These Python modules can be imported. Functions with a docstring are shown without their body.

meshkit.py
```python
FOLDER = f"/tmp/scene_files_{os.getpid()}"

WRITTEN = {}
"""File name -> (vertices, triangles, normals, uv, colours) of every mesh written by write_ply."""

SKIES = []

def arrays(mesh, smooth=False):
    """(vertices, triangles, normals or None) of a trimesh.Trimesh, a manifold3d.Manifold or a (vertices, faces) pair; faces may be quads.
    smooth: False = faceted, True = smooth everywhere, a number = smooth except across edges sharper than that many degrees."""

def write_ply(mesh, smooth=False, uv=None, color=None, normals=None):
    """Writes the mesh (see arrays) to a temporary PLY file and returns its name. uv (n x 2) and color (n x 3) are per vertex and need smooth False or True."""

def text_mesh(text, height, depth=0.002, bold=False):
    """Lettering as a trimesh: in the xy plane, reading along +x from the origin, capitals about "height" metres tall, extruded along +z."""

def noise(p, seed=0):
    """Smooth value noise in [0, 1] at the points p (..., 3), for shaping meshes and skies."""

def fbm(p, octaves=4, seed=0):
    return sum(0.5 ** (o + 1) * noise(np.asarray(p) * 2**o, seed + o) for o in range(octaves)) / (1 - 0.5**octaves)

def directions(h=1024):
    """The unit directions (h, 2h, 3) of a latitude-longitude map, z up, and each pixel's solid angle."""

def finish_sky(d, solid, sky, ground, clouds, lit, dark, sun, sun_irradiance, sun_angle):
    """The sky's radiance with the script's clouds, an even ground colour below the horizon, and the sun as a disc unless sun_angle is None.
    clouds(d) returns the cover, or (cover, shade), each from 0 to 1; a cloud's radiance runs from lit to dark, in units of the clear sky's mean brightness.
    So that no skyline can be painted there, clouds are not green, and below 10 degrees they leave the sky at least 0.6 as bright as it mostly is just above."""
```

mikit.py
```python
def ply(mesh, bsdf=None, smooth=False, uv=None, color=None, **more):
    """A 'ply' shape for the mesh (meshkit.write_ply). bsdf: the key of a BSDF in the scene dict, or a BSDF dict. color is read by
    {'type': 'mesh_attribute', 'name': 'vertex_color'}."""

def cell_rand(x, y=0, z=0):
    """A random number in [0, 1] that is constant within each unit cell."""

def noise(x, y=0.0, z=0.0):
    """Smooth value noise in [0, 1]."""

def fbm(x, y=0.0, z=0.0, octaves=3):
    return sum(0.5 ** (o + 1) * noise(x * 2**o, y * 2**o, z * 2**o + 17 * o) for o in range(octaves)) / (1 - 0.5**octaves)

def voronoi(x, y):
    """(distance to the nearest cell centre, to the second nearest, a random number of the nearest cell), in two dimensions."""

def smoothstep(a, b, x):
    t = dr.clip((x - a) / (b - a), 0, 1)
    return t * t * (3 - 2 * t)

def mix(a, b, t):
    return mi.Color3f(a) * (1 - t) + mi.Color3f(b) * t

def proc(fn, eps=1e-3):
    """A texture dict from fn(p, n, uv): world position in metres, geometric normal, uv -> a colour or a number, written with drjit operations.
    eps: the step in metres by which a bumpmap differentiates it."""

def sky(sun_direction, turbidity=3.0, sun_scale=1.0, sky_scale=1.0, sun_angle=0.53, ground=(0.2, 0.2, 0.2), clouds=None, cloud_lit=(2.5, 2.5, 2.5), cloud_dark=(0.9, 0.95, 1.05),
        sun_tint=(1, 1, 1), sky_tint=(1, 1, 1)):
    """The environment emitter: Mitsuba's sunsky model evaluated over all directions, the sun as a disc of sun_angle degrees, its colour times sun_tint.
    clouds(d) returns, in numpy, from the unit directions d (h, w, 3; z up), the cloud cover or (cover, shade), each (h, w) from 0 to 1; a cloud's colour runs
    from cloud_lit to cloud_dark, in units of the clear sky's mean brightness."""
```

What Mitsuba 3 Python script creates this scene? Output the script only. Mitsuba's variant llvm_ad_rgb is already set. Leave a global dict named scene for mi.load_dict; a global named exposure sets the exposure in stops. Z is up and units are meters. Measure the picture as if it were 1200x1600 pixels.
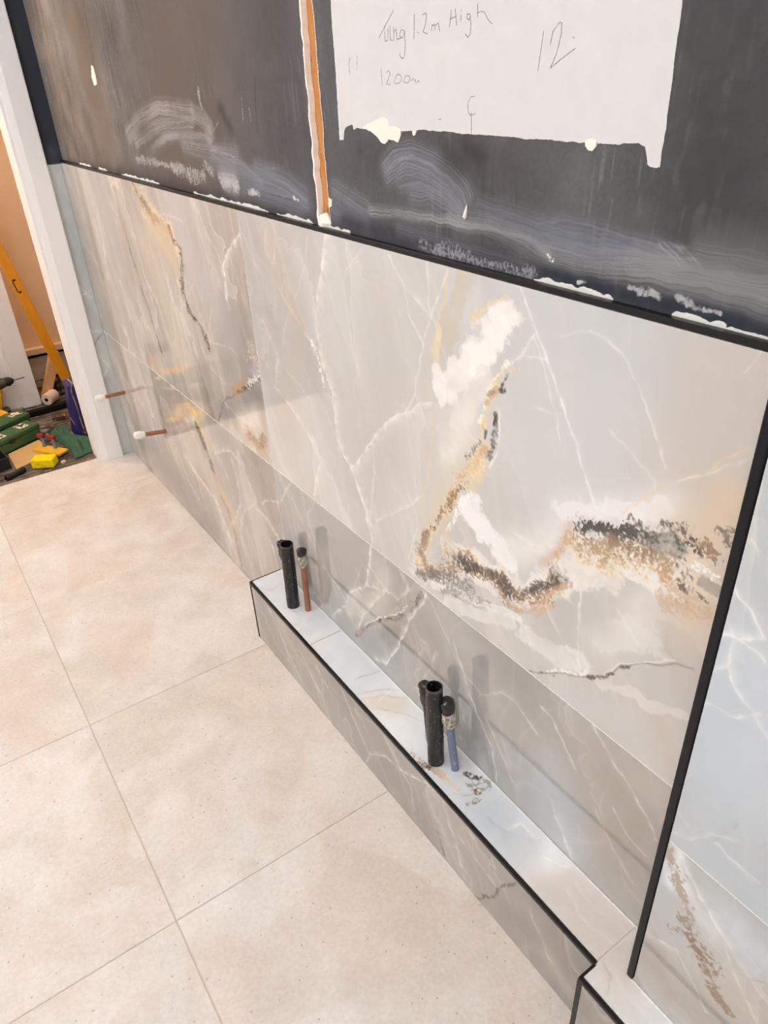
import math, random
import numpy as np, trimesh, drjit as dr, mitsuba as mi
import mikit
from mikit import ply, proc, noise, fbm, smoothstep, mix
import meshkit
from shapely.geometry import Polygon
from shapely.ops import unary_union

random.seed(7); RNG = np.random.RandomState(7)
T = mi.ScalarTransform4f
scene, labels = {}, {}

# ------------------------------------------------------------------ camera, lights, exposure
RIGHT, DOWN, FWD = np.array([[0.56430264, 0.82424978, -0.04663504], [0.40981677, -0.32871291, -0.85088074], [-0.71666781, 0.46104243, -0.52328494]])
M = np.eye(4); M[:3, 0], M[:3, 1], M[:3, 2], M[:3, 3] = -RIGHT, -DOWN, FWD, (0.0, -0.68415, 1.45555)
scene['camera'] = {'type': 'perspective', 'fov': 2 * math.degrees(math.atan(600 / 1138.358)), 'fov_axis': 'x', 'near_clip': 0.05, 'to_world': T(M)}
exposure = 0.0
LAMP = 315.0                                  # radiance of the ceiling downlights
LAMP_TINT = (0.965, 0.99, 1.05)
HALL_LAMP = 170.0
LAMPS = [(-2.55, -0.75), (-1.45, -1.15), (-0.35, -0.95), (-2.0, -1.65), (-0.75, -1.75), (0.45, -1.35)]

# ------------------------------------------------------------------ helpers
def lin(c):
    c = np.asarray(c, float) / 255
    return tuple(np.where(c <= .04045, c / 12.92, ((c + .055) / 1.055) ** 2.4).tolist())

def box(x0, x1, y0, y1, z0, z1, b=0.0):
    x0, x1, y0, y1, z0, z1 = min(x0, x1), max(x0, x1), min(y0, y1), max(y0, y1), min(z0, z1), max(z0, z1)
    if b <= 0:
        m = trimesh.creation.box((x1 - x0, y1 - y0, z1 - z0)); m.apply_translation(((x0 + x1) / 2, (y0 + y1) / 2, (z0 + z1) / 2)); return m
    b = min(b, (x1 - x0) / 2.2, (y1 - y0) / 2.2, (z1 - z0) / 2.2)
    pts = []
    for sx in (0, 1):
        for sy in (0, 1):
            for sz in (0, 1):
                for k in range(3):
                    i = [b, b, b]; i[k] = 0
                    pts.append((x1 - i[0] if sx else x0 + i[0], y1 - i[1] if sy else y0 + i[1], z1 - i[2] if sz else z0 + i[2]))
    return trimesh.convex.convex_hull(np.array(pts))

def obox(center, size, rz=0, b=0.0, tilt=None):
    m = box(-size[0] / 2, size[0] / 2, -size[1] / 2, size[1] / 2, -size[2] / 2, size[2] / 2, b)
    if tilt is not None: m.apply_transform(trimesh.transformations.rotation_matrix(tilt[0], tilt[1]))
    m.apply_transform(trimesh.transformations.rotation_matrix(rz, [0, 0, 1])); m.apply_translation(center); return m

def lathe(profile, p0, p1, n=28):
    """profile [(r, t in metres along p0->p1)]"""
    p0, p1 = np.array(p0, float), np.array(p1, float); d = p1 - p0; d /= np.linalg.norm(d)
    m = trimesh.creation.revolve(np.array(profile, float), sections=n)
    m.apply_transform(trimesh.geometry.align_vectors([0, 0, 1], d)); m.apply_translation(p0); return m

def tube(p0, p1, r, n=20, b=0.0):
    L = np.linalg.norm(np.array(p1, float) - np.array(p0, float)); b = b or min(r * .15, L * .2)
    return lathe([(0, 0), (r - b, 0), (r, b), (r, L - b), (r - b, L), (0, L)], p0, p1, n)

def path_tube(pts, r, n=8):
    pts = np.array(pts, float)
    return cat([lathe([(0, 0), (r, 0), (r, np.linalg.norm(b - a)), (0, np.linalg.norm(b - a))], a, b, n) for a, b in zip(pts[:-1], pts[1:])])

cat = trimesh.util.concatenate

def crumple(m, amp, freq, seed=0, edge=0.012):
    v, f = trimesh.remesh.subdivide_to_size(m.vertices, m.faces, edge)
    m = trimesh.Trimesh(v, f)
    q = m.vertices * freq
    m.vertices = m.vertices + amp * 2 * np.stack([meshkit.fbm(q + 31 * k, 3, seed + k) - .5 for k in range(3)], -1)
    return m

def flat_poly(pts, y, depth, jitter=0.0, seed=0, step=0.003):
    """a thin piece lying on the wall plane: outline (x, z), front face at y, thickness depth behind it; slightly ragged outline"""
    P = pts if hasattr(pts, 'exterior') else Polygon(pts).buffer(0)
    if jitter:
        ring = P.exterior.segmentize(step); q = np.array(ring.coords)[:-1]
        k = np.stack([q[:, 0] * 160, q[:, 1] * 160, q[:, 0] * 0], -1)
        q = q + jitter * 2 * np.stack([meshkit.fbm(k, 3, seed) - .5, meshkit.fbm(k + 9, 3, seed + 5) - .5], -1)
        P = Polygon(q).buffer(0)
    out = []
    for g in getattr(P, 'geoms', [P]):
        m = trimesh.creation.extrude_polygon(g, depth, engine='earcut')
        v = m.vertices.copy(); m.vertices = np.stack([v[:, 0], y + depth - v[:, 2], v[:, 1]], -1); m.fix_normals(); out.append(m)
    return cat(out)

def dec(s, k=1e-4): return [tuple(float(v) * k for v in q.split(',')) for q in s.split()]

def numbered(key):
    if key not in scene and key not in labels: return key
    i = 1
    while f'{key}_{i:03d}' in scene or f'{key}_{i:03d}' in labels: i += 1
    return f'{key}_{i:03d}'

def struct(name, mesh, bsdf, label=None, smooth=False):
    key = numbered(name); scene[key] = ply(mesh, bsdf, smooth)
    labels[key] = {'kind': 'structure', 'label': label or name.replace('_', ' ')}
    return key

def group_struct(name, label):
    labels[name] = {'kind': 'structure', 'label': label}; return name

def thing(name, label, cat_, group=None, mesh=None, bsdf=None, smooth=False):
    key = numbered(name); labels[key] = {'label': label, 'category': cat_}
    if group: labels[key]['group'] = group
    if mesh is not None: scene[key] = ply(mesh, bsdf, smooth)
    return key

def part(parent, name, mesh, bsdf, smooth=False, label=None, stuff=False):
    key = numbered(parent + '__' + name); scene[key] = ply(mesh, bsdf, smooth)
    if label or stuff: labels[key] = {}
    if label: labels[key]['label'] = label
    if stuff: labels[key]['kind'] = 'stuff'
    return key

# ------------------------------------------------------------------ material helpers
def mat(name, color, rough=.5, metallic=0., spec=.5, bump=None, scale=1., **k):
    c = color if isinstance(color, dict) else {'type': 'rgb', 'value': lin(color)}
    d = {'type': 'principled', 'base_color': c, 'roughness': rough, 'metallic': metallic, 'specular': spec, **k}
    if 'eta' in k: d.pop('specular')
    if bump is not None: d = {'type': 'bumpmap', 'arbitrary': bump, 'scale': scale, 'bsdf': d}
    scene[name] = {'type': 'twosided', 'bsdf': d}
    return name

NF = 17
def stroke_table(rows, gain):
    """veins, mineral crusts, soft clouds and brush smears of one slab, in millimetres on the slab's own plane"""
    out = []
    for typ, col, al, wl, wr, s in rows:
        p = np.array(dec(s, 1e-3))
        ex = {0: 5.0, 1: 2.4, 2: 2.4, 3: 1.4, 4: 2.0}[typ] * max(wl, wr) * 1e-3 + .012
        lo, hi = p.min(0) - ex, p.max(0) + ex
        c = np.array(lin(col)) * gain
        n = len(p) - 1
        for i in range(n):
            out.append([*p[i], *p[i + 1], wl * 1e-3, wr * 1e-3, al, typ, *c, float(i == n - 1), *lo, *hi, n - i])
    return np.array(out, np.float32)

def rfbm(x, y, z, octaves=3):
    """fbm whose octaves are turned against one another, so that no grid shows"""
    s, a = 0.0, .5
    for o in range(octaves):
        s = s + a * noise(x, y, z + 11 * o); a *= .5
        x, y = 1.62 * x - 1.22 * y + 3.1, 1.22 * x + 1.62 * y + 7.7
    return s / (1 - .5 ** octaves)

def painter(base, rows, plane, gain=1.0, warp=1.0, brush=False):
    """slab colour: base(u, v, p) with the strokes of `rows` laid over it; plane picks the slab's own coordinates from p"""
    tab = stroke_table(rows, gain); N = len(tab); data = mi.Float(tab.ravel())
    def fn(p, n, uv):
        u, v = plane(p)
        w1, w2 = rfbm(u * 45, v * 45, 1.3), rfbm(u * 45 + 9, v * 45, 7.7)
        w3, w4 = noise(u * 8, v * 8, 3.1), noise(u * 8, v * 8, 5.9)
        uu = u + warp * (.014 * (w1 - .5) + .016 * (w3 - .5)); vv = v + warp * (.014 * (w2 - .5) + .016 * (w4 - .5))
        cu, cv = u + .010 * (w1 - .5), v + .010 * (w2 - .5)
        fine = rfbm(cu * 240, cv * 240, 2.2, 3); fine2 = rfbm(cu * 300 + 7, cv * 250, 6.6, 3)
        mid = .5 * w1 + .5 * noise(cu * 95, cv * 95, 4.); wob = .5 + 1.0 * noise(u * 30, v * 30, 9.)
        col0 = base(u, v, p)
        def body(i, am, r, g, b):
            q = [dr.gather(mi.Float, data, i * NF + k) for k in range(NF)]
            inside = (uu > q[12]) & (vv > q[13]) & (uu < q[14]) & (vv < q[15])
            dx, dy = q[2] - q[0], q[3] - q[1]; px, py = uu - q[0], vv - q[1]
            hr = (px * dx + py * dy) / (dx * dx + dy * dy + 1e-12); h = dr.clip(hr, 0, 1)
            qx, qy = px - dx * h, py - dy * h
            d = dr.sqrt(qx * qx + qy * qy); sgn = dx * py - dy * px
            x = d / dr.select(sgn > 0, q[5], q[4])
            vein = (.62 * dr.exp(-3.4 * x) + .38 * dr.exp(-1.5 * x)) * dr.clip(.1 + 2.2 * (mid - .2), .25, 1.3)
            hsh = q[8] * 997 + q[4] * 3331; hsh = hsh - dr.floor(hsh)
            grain = dr.lerp(fine, fine2, smoothstep(.2, .8, hsh)); grain = dr.select(hsh > .5, 1 - grain, grain)
            xc = x / wob; th = .445 + .22 * xc * xc
            crust = smoothstep(th - .09, th + .12, .68 * grain + .32 * w1) * smoothstep(2.0, 1.0, xc)
            cloud = dr.exp(-x * x) * (.75 + .5 * mid)
            cloud = dr.select(q[7] > 3.5, smoothstep(-.14, .34, 1 - x + 1.9 * (w1 - .5) + .5 * (fine - .5)) * dr.clip(.45 + 1.1 * w2 - .25 * noise(u * 14, v * 14, 8.), 0, 1.15), cloud)
            a = dr.select(q[7] < .5, vein, dr.select(q[7] < 1.5, crust, cloud))
            if brush:
                sd = d * dr.sign(sgn) + q[4] * 3.7; al = (uu + vv) * 5 + 40 * q[8]
                t = .45 * noise(sd * 620, al, 3.) + .55 * noise(sd * 1500, al * 1.8, 8.)
                smear = smoothstep(1.1, .15, x) * (.22 + .78 * smoothstep(.26, .78, t)) * dr.clip(.30 + 1.2 * w3 * (.5 + mid), 0, 1)
                smear *= dr.exp(-dr.maximum(0, dr.maximum(-hr, hr - 1)) * dr.sqrt(dx * dx + dy * dy) / (.45 * q[4]))
                a = dr.select((q[7] > 2.5) & (q[7] < 3.5), smear, a)
            a = dr.select(inside, dr.minimum(a * q[6], 1.0), 0.0)
            am = dr.maximum(am, a)
            lay = dr.select((q[11] > .5) & inside, am, 0.0); tone = dr.select((q[7] > .5) & (q[7] < 1.5), .7 + .6 * grain, 1.0)
            r, g, b = dr.lerp(r, q[8] * tone, lay), dr.lerp(g, q[9] * tone, lay), dr.lerp(b, q[10] * tone, lay)
            am = dr.select((q[11] > .5) | ~inside, 0.0, am)
            i = i + dr.select(inside, mi.UInt32(1), mi.UInt32(q[16]))
            return i, am, r, g, b
        i, am, r, g, b = dr.while_loop((mi.UInt32(0), mi.Float(0), mi.Float(col0.x), mi.Float(col0.y), mi.Float(col0.z)),
                                       lambda i, am, r, g, b: i < N, body)
        return mi.Color3f(r, g, b)
    return fn

# ------------------------------------------------------------------ traced marks, in millimetres (stone) and tenths of millimetres (wall notes), on their own planes
STROKES = {
    'UR': [
        (2, (203, 190, 178), 0.8, 80, 80, '-400,1162 -400,1097 -401,1040'),
        (2, (206, 205, 204), 0.7, 120, 120, '-550,1143 -555,1039 -580,973'),
        (2, (206, 205, 204), 0.5, 110, 110, '-659,1181 -677,953'),
        (2, (196, 190, 184), 0.6, 80, 80, '-1047,1111 -1040,963 -1143,822'),
        (2, (212, 200, 184), 0.5, 40, 40, '-1449,1150 -1348,984 -1492,761'),
        (4, (205, 192, 174), 0.75, 22, 22, '-823,1198 -837,1154 -852,1102 -865,1063'),
        (4, (232, 214, 178), 0.8, 9, 9, '-879,1101 -884,1063 -885,1026'),
        (2, (186, 182, 178), 0.5, 70, 70, '-1051,829 -1158,697'),
        (2, (214, 206, 196), 0.6, 60, 60, '-855,974 -873,874 -912,752'),
        (4, (246, 240, 232), 0.95, 30, 30, '-736,1152 -754,1118 -780,1086 -818,1049 -855,1010'),
        (4, (250, 247, 242), 0.9, 26, 26, '-741,1133 -760,1100 -791,1066'),
        (4, (238, 232, 224), 0.7, 22, 22, '-765,1046 -800,1003 -831,960'),
        (4, (248, 243, 238), 0.8, 14, 14, '-885,1031 -872,1013 -869,981'),
        (2, (240, 232, 220), 0.7, 24, 24, '-800,982 -822,929 -855,881'),
        (2, (226, 208, 180), 0.6, 24, 24, '-782,910 -830,849 -874,784 -909,719'),
        (4, (246, 244, 241), 0.95, 20, 20, '-807,802 -762,789 -722,776 -691,764'),
        (4, (246, 244, 241), 0.9, 24, 24, '-796,820 -754,784 -706,766'),
        (4, (240, 236, 230), 0.8, 26, 26, '-856,697 -785,709 -704,722 -644,725 -596,792'),
        (2, (236, 232, 228), 0.8, 36, 36, '-693,786 -626,828 -592,874 -578,908 -510,946 -438,980'),
        (4, (242, 239, 236), 0.7, 16, 16, '-596,904 -563,930 -521,945 -482,962 -442,981'),
        (4, (238, 226, 206), 0.95, 34, 34, '-559,853 -500,880 -450,892 -412,895 -381,918'),
        (2, (224, 198, 166), 0.8, 40, 40, '-401,954 -374,986 -360,1018'),
        (2, (222, 200, 176), 0.8, 46, 46, '-370,886 -373,838 -349,909'),
        (4, (216, 196, 176), 0.6, 24, 24, '-383,863 -363,856 -354,872'),
        (2, (228, 222, 214), 0.8, 40, 40, '-514,736 -464,782 -442,841'),
        (4, (236, 233, 229), 0.75, 22, 22, '-656,646 -623,646 -585,648 -544,674'),
        (4, (232, 228, 222), 0.6, 24, 24, '-503,743 -453,784 -418,791'),
        (2, (190, 187, 182), 0.6, 34, 34, '-612,681 -566,750 -518,769'),
        (4, (248, 246, 243), 0.8, 12, 12, '-482,862 -454,873 -429,882'),
        (4, (200, 188, 176), 0.6, 24, 24, '-396,807 -363,809 -359,768'),
        (2, (206, 204, 202), 0.7, 34, 34, '-558,569 -484,604 -415,623'),
        (2, (208, 194, 180), 0.7, 30, 30, '-389,660 -369,613'),
        (4, (232, 226, 219), 0.6, 10, 10, '-498,657 -437,688 -412,678 -357,708'),
        (1, (232, 208, 166), 0.75, 10, 10, '-734,1176 -749,1170 -769,1157 -793,1133'),
        (1, (232, 208, 166), 0.95, 11, 11, '-704,1083 -725,1075 -744,1052 -760,1011 -765,973 -780,934 -793,900'),
        (1, (246, 238, 222), 0.9, 6, 6, '-713,1090 -732,1075 -751,1050 -766,1012 -774,972'),
        (1, (200, 160, 116), 0.8, 8, 8, '-739,1041 -752,1027 -766,1004'),
        (1, (140, 110, 84), 0.7, 5, 5, '-747,1036 -758,1025'),
        (4, (232, 208, 166), 0.75, 14, 14, '-765,936 -788,899 -781,876 -797,855'),
        (1, (200, 160, 116), 0.8, 12, 12, '-765,936 -788,895 -821,858 -856,799'),
        (1, (232, 208, 166), 0.95, 20, 20, '-771,898 -818,851 -856,792 -893,741 -917,686'),
        (1, (200, 160, 116), 0.85, 13, 13, '-821,862 -847,816 -874,773 -901,733'),
        (1, (140, 110, 84), 0.9, 11, 11, '-811,851 -833,828 -856,792 -883,759 -909,712'),
        (1, (140, 110, 84), 0.95, 14, 14, '-874,770 -908,723 -921,691 -926,671'),
        (1, (98, 78, 64), 0.7, 9, 9, '-885,757 -913,715 -917,693'),
        (1, (250, 246, 240), 0.9, 8, 8, '-796,839 -821,809 -847,768 -865,734'),
        (1, (60, 54, 52), 0.95, 5, 5, '-721,1070 -729,1056 -732,1040 -724,1046'),
        (4, (60, 54, 52), 0.95, 7, 7, '-742,995 -744,987'),
        (1, (120, 117, 114), 0.95, 9, 9, '-739,982 -746,958 -744,946'),
        (4, (60, 54, 52), 0.85, 4, 4, '-763,964 -767,953'),
        (1, (120, 117, 114), 0.9, 7, 7, '-778,939 -796,916 -809,902'),
        (1, (60, 54, 52), 0.95, 6, 6, '-750,950 -749,942 -754,920'),
        (1, (120, 117, 114), 0.9, 8, 8, '-751,934 -756,919'),
        (0, (252, 248, 242), 0.8, 3, 3, '-735,1009 -731,985 -735,962 -738,928 -756,904'),
        (4, (240, 233, 222), 0.85, 26, 26, '-947,594 -875,620 -810,687 -727,708 -651,715 -589,790'),
        (1, (232, 208, 166), 0.8, 30, 30, '-936,608 -856,639 -802,706 -719,713 -644,719 -595,778'),
        (1, (200, 160, 116), 0.7, 22, 22, '-856,690 -785,709 -711,717 -665,706 -636,707 -594,769'),
        (1, (140, 110, 84), 0.8, 26, 26, '-947,585 -875,625 -819,689 -751,703 -703,705 -638,729 -593,788'),
        (1, (98, 78, 64), 0.9, 20, 20, '-834,692 -793,697 -735,714 -696,717'),
        (1, (60, 54, 52), 0.85, 14, 14, '-826,691 -802,694 -728,724 -701,720'),
        (4, (112, 84, 74), 0.7, 10, 10, '-743,712 -711,717 -700,711'),
        (1, (98, 78, 64), 0.9, 16, 16, '-947,589 -911,599 -879,626'),
        (1, (120, 117, 114), 0.8, 22, 22, '-926,590 -856,617 -792,655'),
        (1, (98, 78, 64), 0.9, 17, 17, '-703,702 -666,718 -633,752 -608,775 -584,799'),
        (1, (60, 54, 52), 0.85, 11, 11, '-642,733 -622,758 -595,786'),
        (1, (200, 160, 116), 0.85, 8, 8, '-686,679 -649,694 -632,712 -603,757 -576,789 -568,802'),
        (4, (240, 238, 233), 0.7, 8, 8, '-904,583 -837,613 -774,633 -716,653 -667,669'),
        (1, (120, 117, 114), 0.6, 10, 10, '-875,590 -800,628 -732,654'),
        (4, (236, 233, 228), 0.7, 14, 14, '-856,571 -764,607 -684,646'),
        (4, (242, 235, 224), 0.8, 28, 28, '-574,822 -528,842 -478,876 -431,894 -404,900'),
        (1, (232, 208, 166), 0.8, 34, 34, '-566,855 -511,879 -462,901 -414,904'),
        (1, (200, 160, 116), 0.55, 30, 30, '-549,864 -501,888 -453,906 -410,910'),
        (1, (140, 110, 84), 0.6, 30, 30, '-561,868 -513,894 -464,912 -421,914'),
        (2, (200, 160, 116), 0.5, 10, 10, '-584,884 -593,855 -605,828 -623,800'),
        (1, (200, 160, 116), 0.8, 10, 10, '-586,872 -592,852 -602,828'),
        (1, (104, 98, 92), 0.95, 24, 24, '-567,895 -539,903 -516,911 -500,913 -477,931 -458,935'),
        (1, (60, 54, 52), 0.95, 18, 18, '-565,898 -543,904 -519,915 -505,914 -482,932 -463,936 -446,937'),
        (1, (60, 54, 52), 0.9, 12, 12, '-566,900 -537,908 -516,915'),
        (4, (140, 136, 128), 0.75, 18, 18, '-462,929 -439,938 -424,950 -411,937'),
        (1, (100, 96, 90), 0.9, 22, 22, '-457,933 -436,946 -422,944'),
        (1, (60, 54, 52), 0.9, 9, 9, '-439,962 -429,963 -418,949 -402,929'),
        (1, (100, 66, 66), 0.9, 9, 9, '-484,952 -472,952'),
        (1, (140, 110, 84), 0.75, 22, 22, '-508,898 -478,907 -451,915'),
        (1, (200, 160, 116), 0.7, 20, 20, '-422,894 -396,884 -373,879'),
        (1, (98, 78, 64), 0.95, 12, 12, '-411,965 -398,953 -382,944'),
        (1, (60, 54, 52), 0.9, 9, 9, '-398,953 -388,947'),
        (1, (140, 110, 84), 0.9, 16, 16, '-375,957 -364,954 -367,944'),
        (1, (110, 104, 92), 0.9, 14, 14, '-363,984 -355,985 -352,980'),
        (1, (98, 78, 64), 0.95, 13, 13, '-401,911 -390,911 -394,898'),
        (1, (250, 246, 240), 0.9, 14, 14, '-386,924 -369,925 -352,924'),
        (4, (150, 142, 132), 0.7, 9, 9, '-372,909 -360,911 -349,911'),
        (1, (98, 78, 64), 0.95, 8, 8, '-391,888 -375,891 -359,888'),
        (1, (200, 160, 116), 0.6, 20, 20, '-413,848 -386,856 -354,872'),
        (1, (232, 208, 166), 0.8, 22, 22, '-909,712 -926,659 -932,610'),
        (1, (140, 110, 84), 0.8, 18, 18, '-917,700 -935,647 -919,617'),
        (2, (214, 198, 176), 0.6, 20, 20, '-874,743 -856,697'),
        (1, (60, 54, 52), 0.9, 10, 10, '-826,693 -798,690'),
        (1, (60, 54, 52), 0.9, 12, 12, '-732,712 -703,709 -688,705'),
        (1, (60, 54, 52), 0.9, 14, 14, '-561,898 -532,907'),
        (1, (60, 54, 52), 0.85, 14, 14, '-482,928 -453,934'),
        (0, (245, 239, 229), 0.75, 3, 42, '-1212,1194 -1241,1124 -1270,1063 -1275,1010 -1267,940 -1255,908 -1241,870 -1239,817 -1237,777 -1187,726 -1159,689 -1134,645 -1124,602'),
        (1, (140, 110, 84), 0.6, 6, 6, '-1261,917 -1253,903 -1244,880'),
        (1, (245, 239, 229), 0.8, 8, 8, '-1296,969 -1276,933 -1271,893'),
        (0, (252, 248, 242), 0.6, 3, 3, '-1008,1194 -970,1151 -950,1100 -916,1062'),
        (0, (245, 239, 229), 0.55, 2, 7, '-909,1197 -907,1152 -900,1121 -887,1097 -860,1052'),
        (0, (245, 239, 229), 0.6, 2, 16, '-970,1148 -931,1132 -903,1113'),
        (0, (245, 239, 229), 0.7, 3, 3, '-860,1193 -891,1130 -909,1096 -922,1046 -942,984 -946,971 -977,921'),
        (0, (232, 208, 166), 0.85, 6, 3, '-860,1193 -863,1148 -882,1112 -892,1075 -902,1034 -906,1000 -898,960 -895,922 -900,879 -906,841 -926,793 -939,760'),
        (0, (245, 239, 229), 0.7, 26, 2, '-1187,731 -1096,826 -1018,901 -977,921 -938,950 -901,965'),
        (0, (245, 239, 229), 0.6, 4, 3, '-1088,834 -1102,721 -1116,623 -1116,576 -1131,504'),
        (0, (245, 239, 229), 0.55, 2, 12, '-1091,636 -1036,682 -983,732 -941,768'),
        (0, (252, 248, 242), 0.3, 3, 3, '-973,924 -970,875 -952,787'),
        (0, (252, 248, 242), 0.3, 3, 3, '-946,971 -925,939 -899,900'),
        (0, (245, 239, 229), 0.5, 2, 6, '-975,764 -966,745 -949,707 -964,635 -979,599'),
        (0, (245, 239, 229), 0.65, 3, 20, '-1540,968 -1510,935 -1484,891 -1522,813 -1452,791 -1397,761 -1352,729 -1322,687 -1351,629 -1374,575'),
        (0, (245, 239, 229), 0.65, 3, 4, '-1434,1065 -1386,1026 -1328,984 -1279,964'),
        (0, (245, 239, 229), 0.6, 8, 2, '-1409,1189 -1430,1110 -1474,1133 -1456,1174'),
        (0, (245, 239, 229), 0.45, 2, 4, '-1392,1116 -1389,1046'),
        (0, (245, 239, 229), 0.5, 2, 4, '-1279,1182 -1304,1122 -1362,1044'),
        (0, (245, 239, 229), 0.35, 3, 3, '-1153,1144 -1151,1067 -1132,970'),
        (0, (245, 239, 229), 0.4, 2, 8, '-1084,1193 -1140,1146 -1156,1124'),
        (0, (252, 248, 242), 0.4, 3, 3, '-1482,887 -1404,864 -1342,837'),
        (0, (245, 239, 229), 0.5, 3, 9, '-1399,1006 -1430,964 -1448,931'),
        (0, (252, 248, 242), 0.85, 4, 4, '-715,1212 -706,1197 -679,1155 -649,1108 -622,1072 -588,1026 -563,979 -542,940'),
        (0, (252, 248, 242), 0.7, 3, 6, '-677,1140 -700,1103 -734,1074'),
        (0, (252, 248, 242), 0.5, 3, 3, '-676,1134 -657,1102 -631,1053 -615,1019'),
        (0, (252, 248, 242), 0.5, 3, 3, '-700,1102 -653,1112'),
        (0, (252, 248, 242), 0.4, 3, 3, '-671,1044 -620,1053'),
        (0, (252, 248, 242), 0.5, 3, 4, '-583,1172 -530,1152 -501,1116 -476,1085 -457,1060 -446,1038'),
        (0, (252, 248, 242), 0.35, 3, 3, '-583,1172 -633,1151'),
        (0, (252, 248, 242), 0.3, 4, 4, '-536,1060 -495,1042 -458,1018 -448,985'),
        (0, (232, 208, 166), 0.7, 4, 4, '-496,952 -484,972 -450,1006 -428,1024 -395,1050 -370,1083 -355,1099'),
        (0, (245, 239, 229), 0.5, 4, 4, '-428,1024 -378,1059 -352,1088'),
        (0, (245, 239, 229), 0.35, 4, 4, '-362,1197 -376,1174'),
        (1, (98, 78, 64), 0.95, 4, 4, '-633,568 -604,591 -583,602'),
        (1, (252, 248, 242), 0.8, 5, 5, '-604,596 -559,636 -523,660'),
        (1, (98, 78, 64), 0.95, 5, 4, '-520,657 -492,676 -479,696'),
        (1, (60, 54, 52), 0.95, 6, 6, '-462,718 -450,727'),
        (0, (98, 78, 64), 0.75, 3, 3, '-633,568 -558,630 -516,658 -492,676 -465,716 -445,736 -412,760 -381,779 -356,789'),
        (0, (252, 248, 242), 0.6, 3, 3, '-494,680 -466,721 -413,764 -381,783'),
        (0, (252, 248, 242), 0.7, 3, 3, '-551,798 -546,755 -548,702 -535,647'),
        (0, (245, 239, 229), 0.5, 2, 12, '-610,728 -582,688 -554,676'),
        (0, (252, 248, 242), 0.4, 3, 10, '-659,683 -650,642 -636,623'),
        (0, (245, 239, 229), 0.4, 14, 2, '-489,805 -459,791 -441,775'),
        (0, (252, 248, 242), 0.4, 3, 3, '-538,806 -526,827'),
        (0, (252, 248, 242), 0.4, 3, 6, '-708,790 -691,761 -672,741'),
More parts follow.
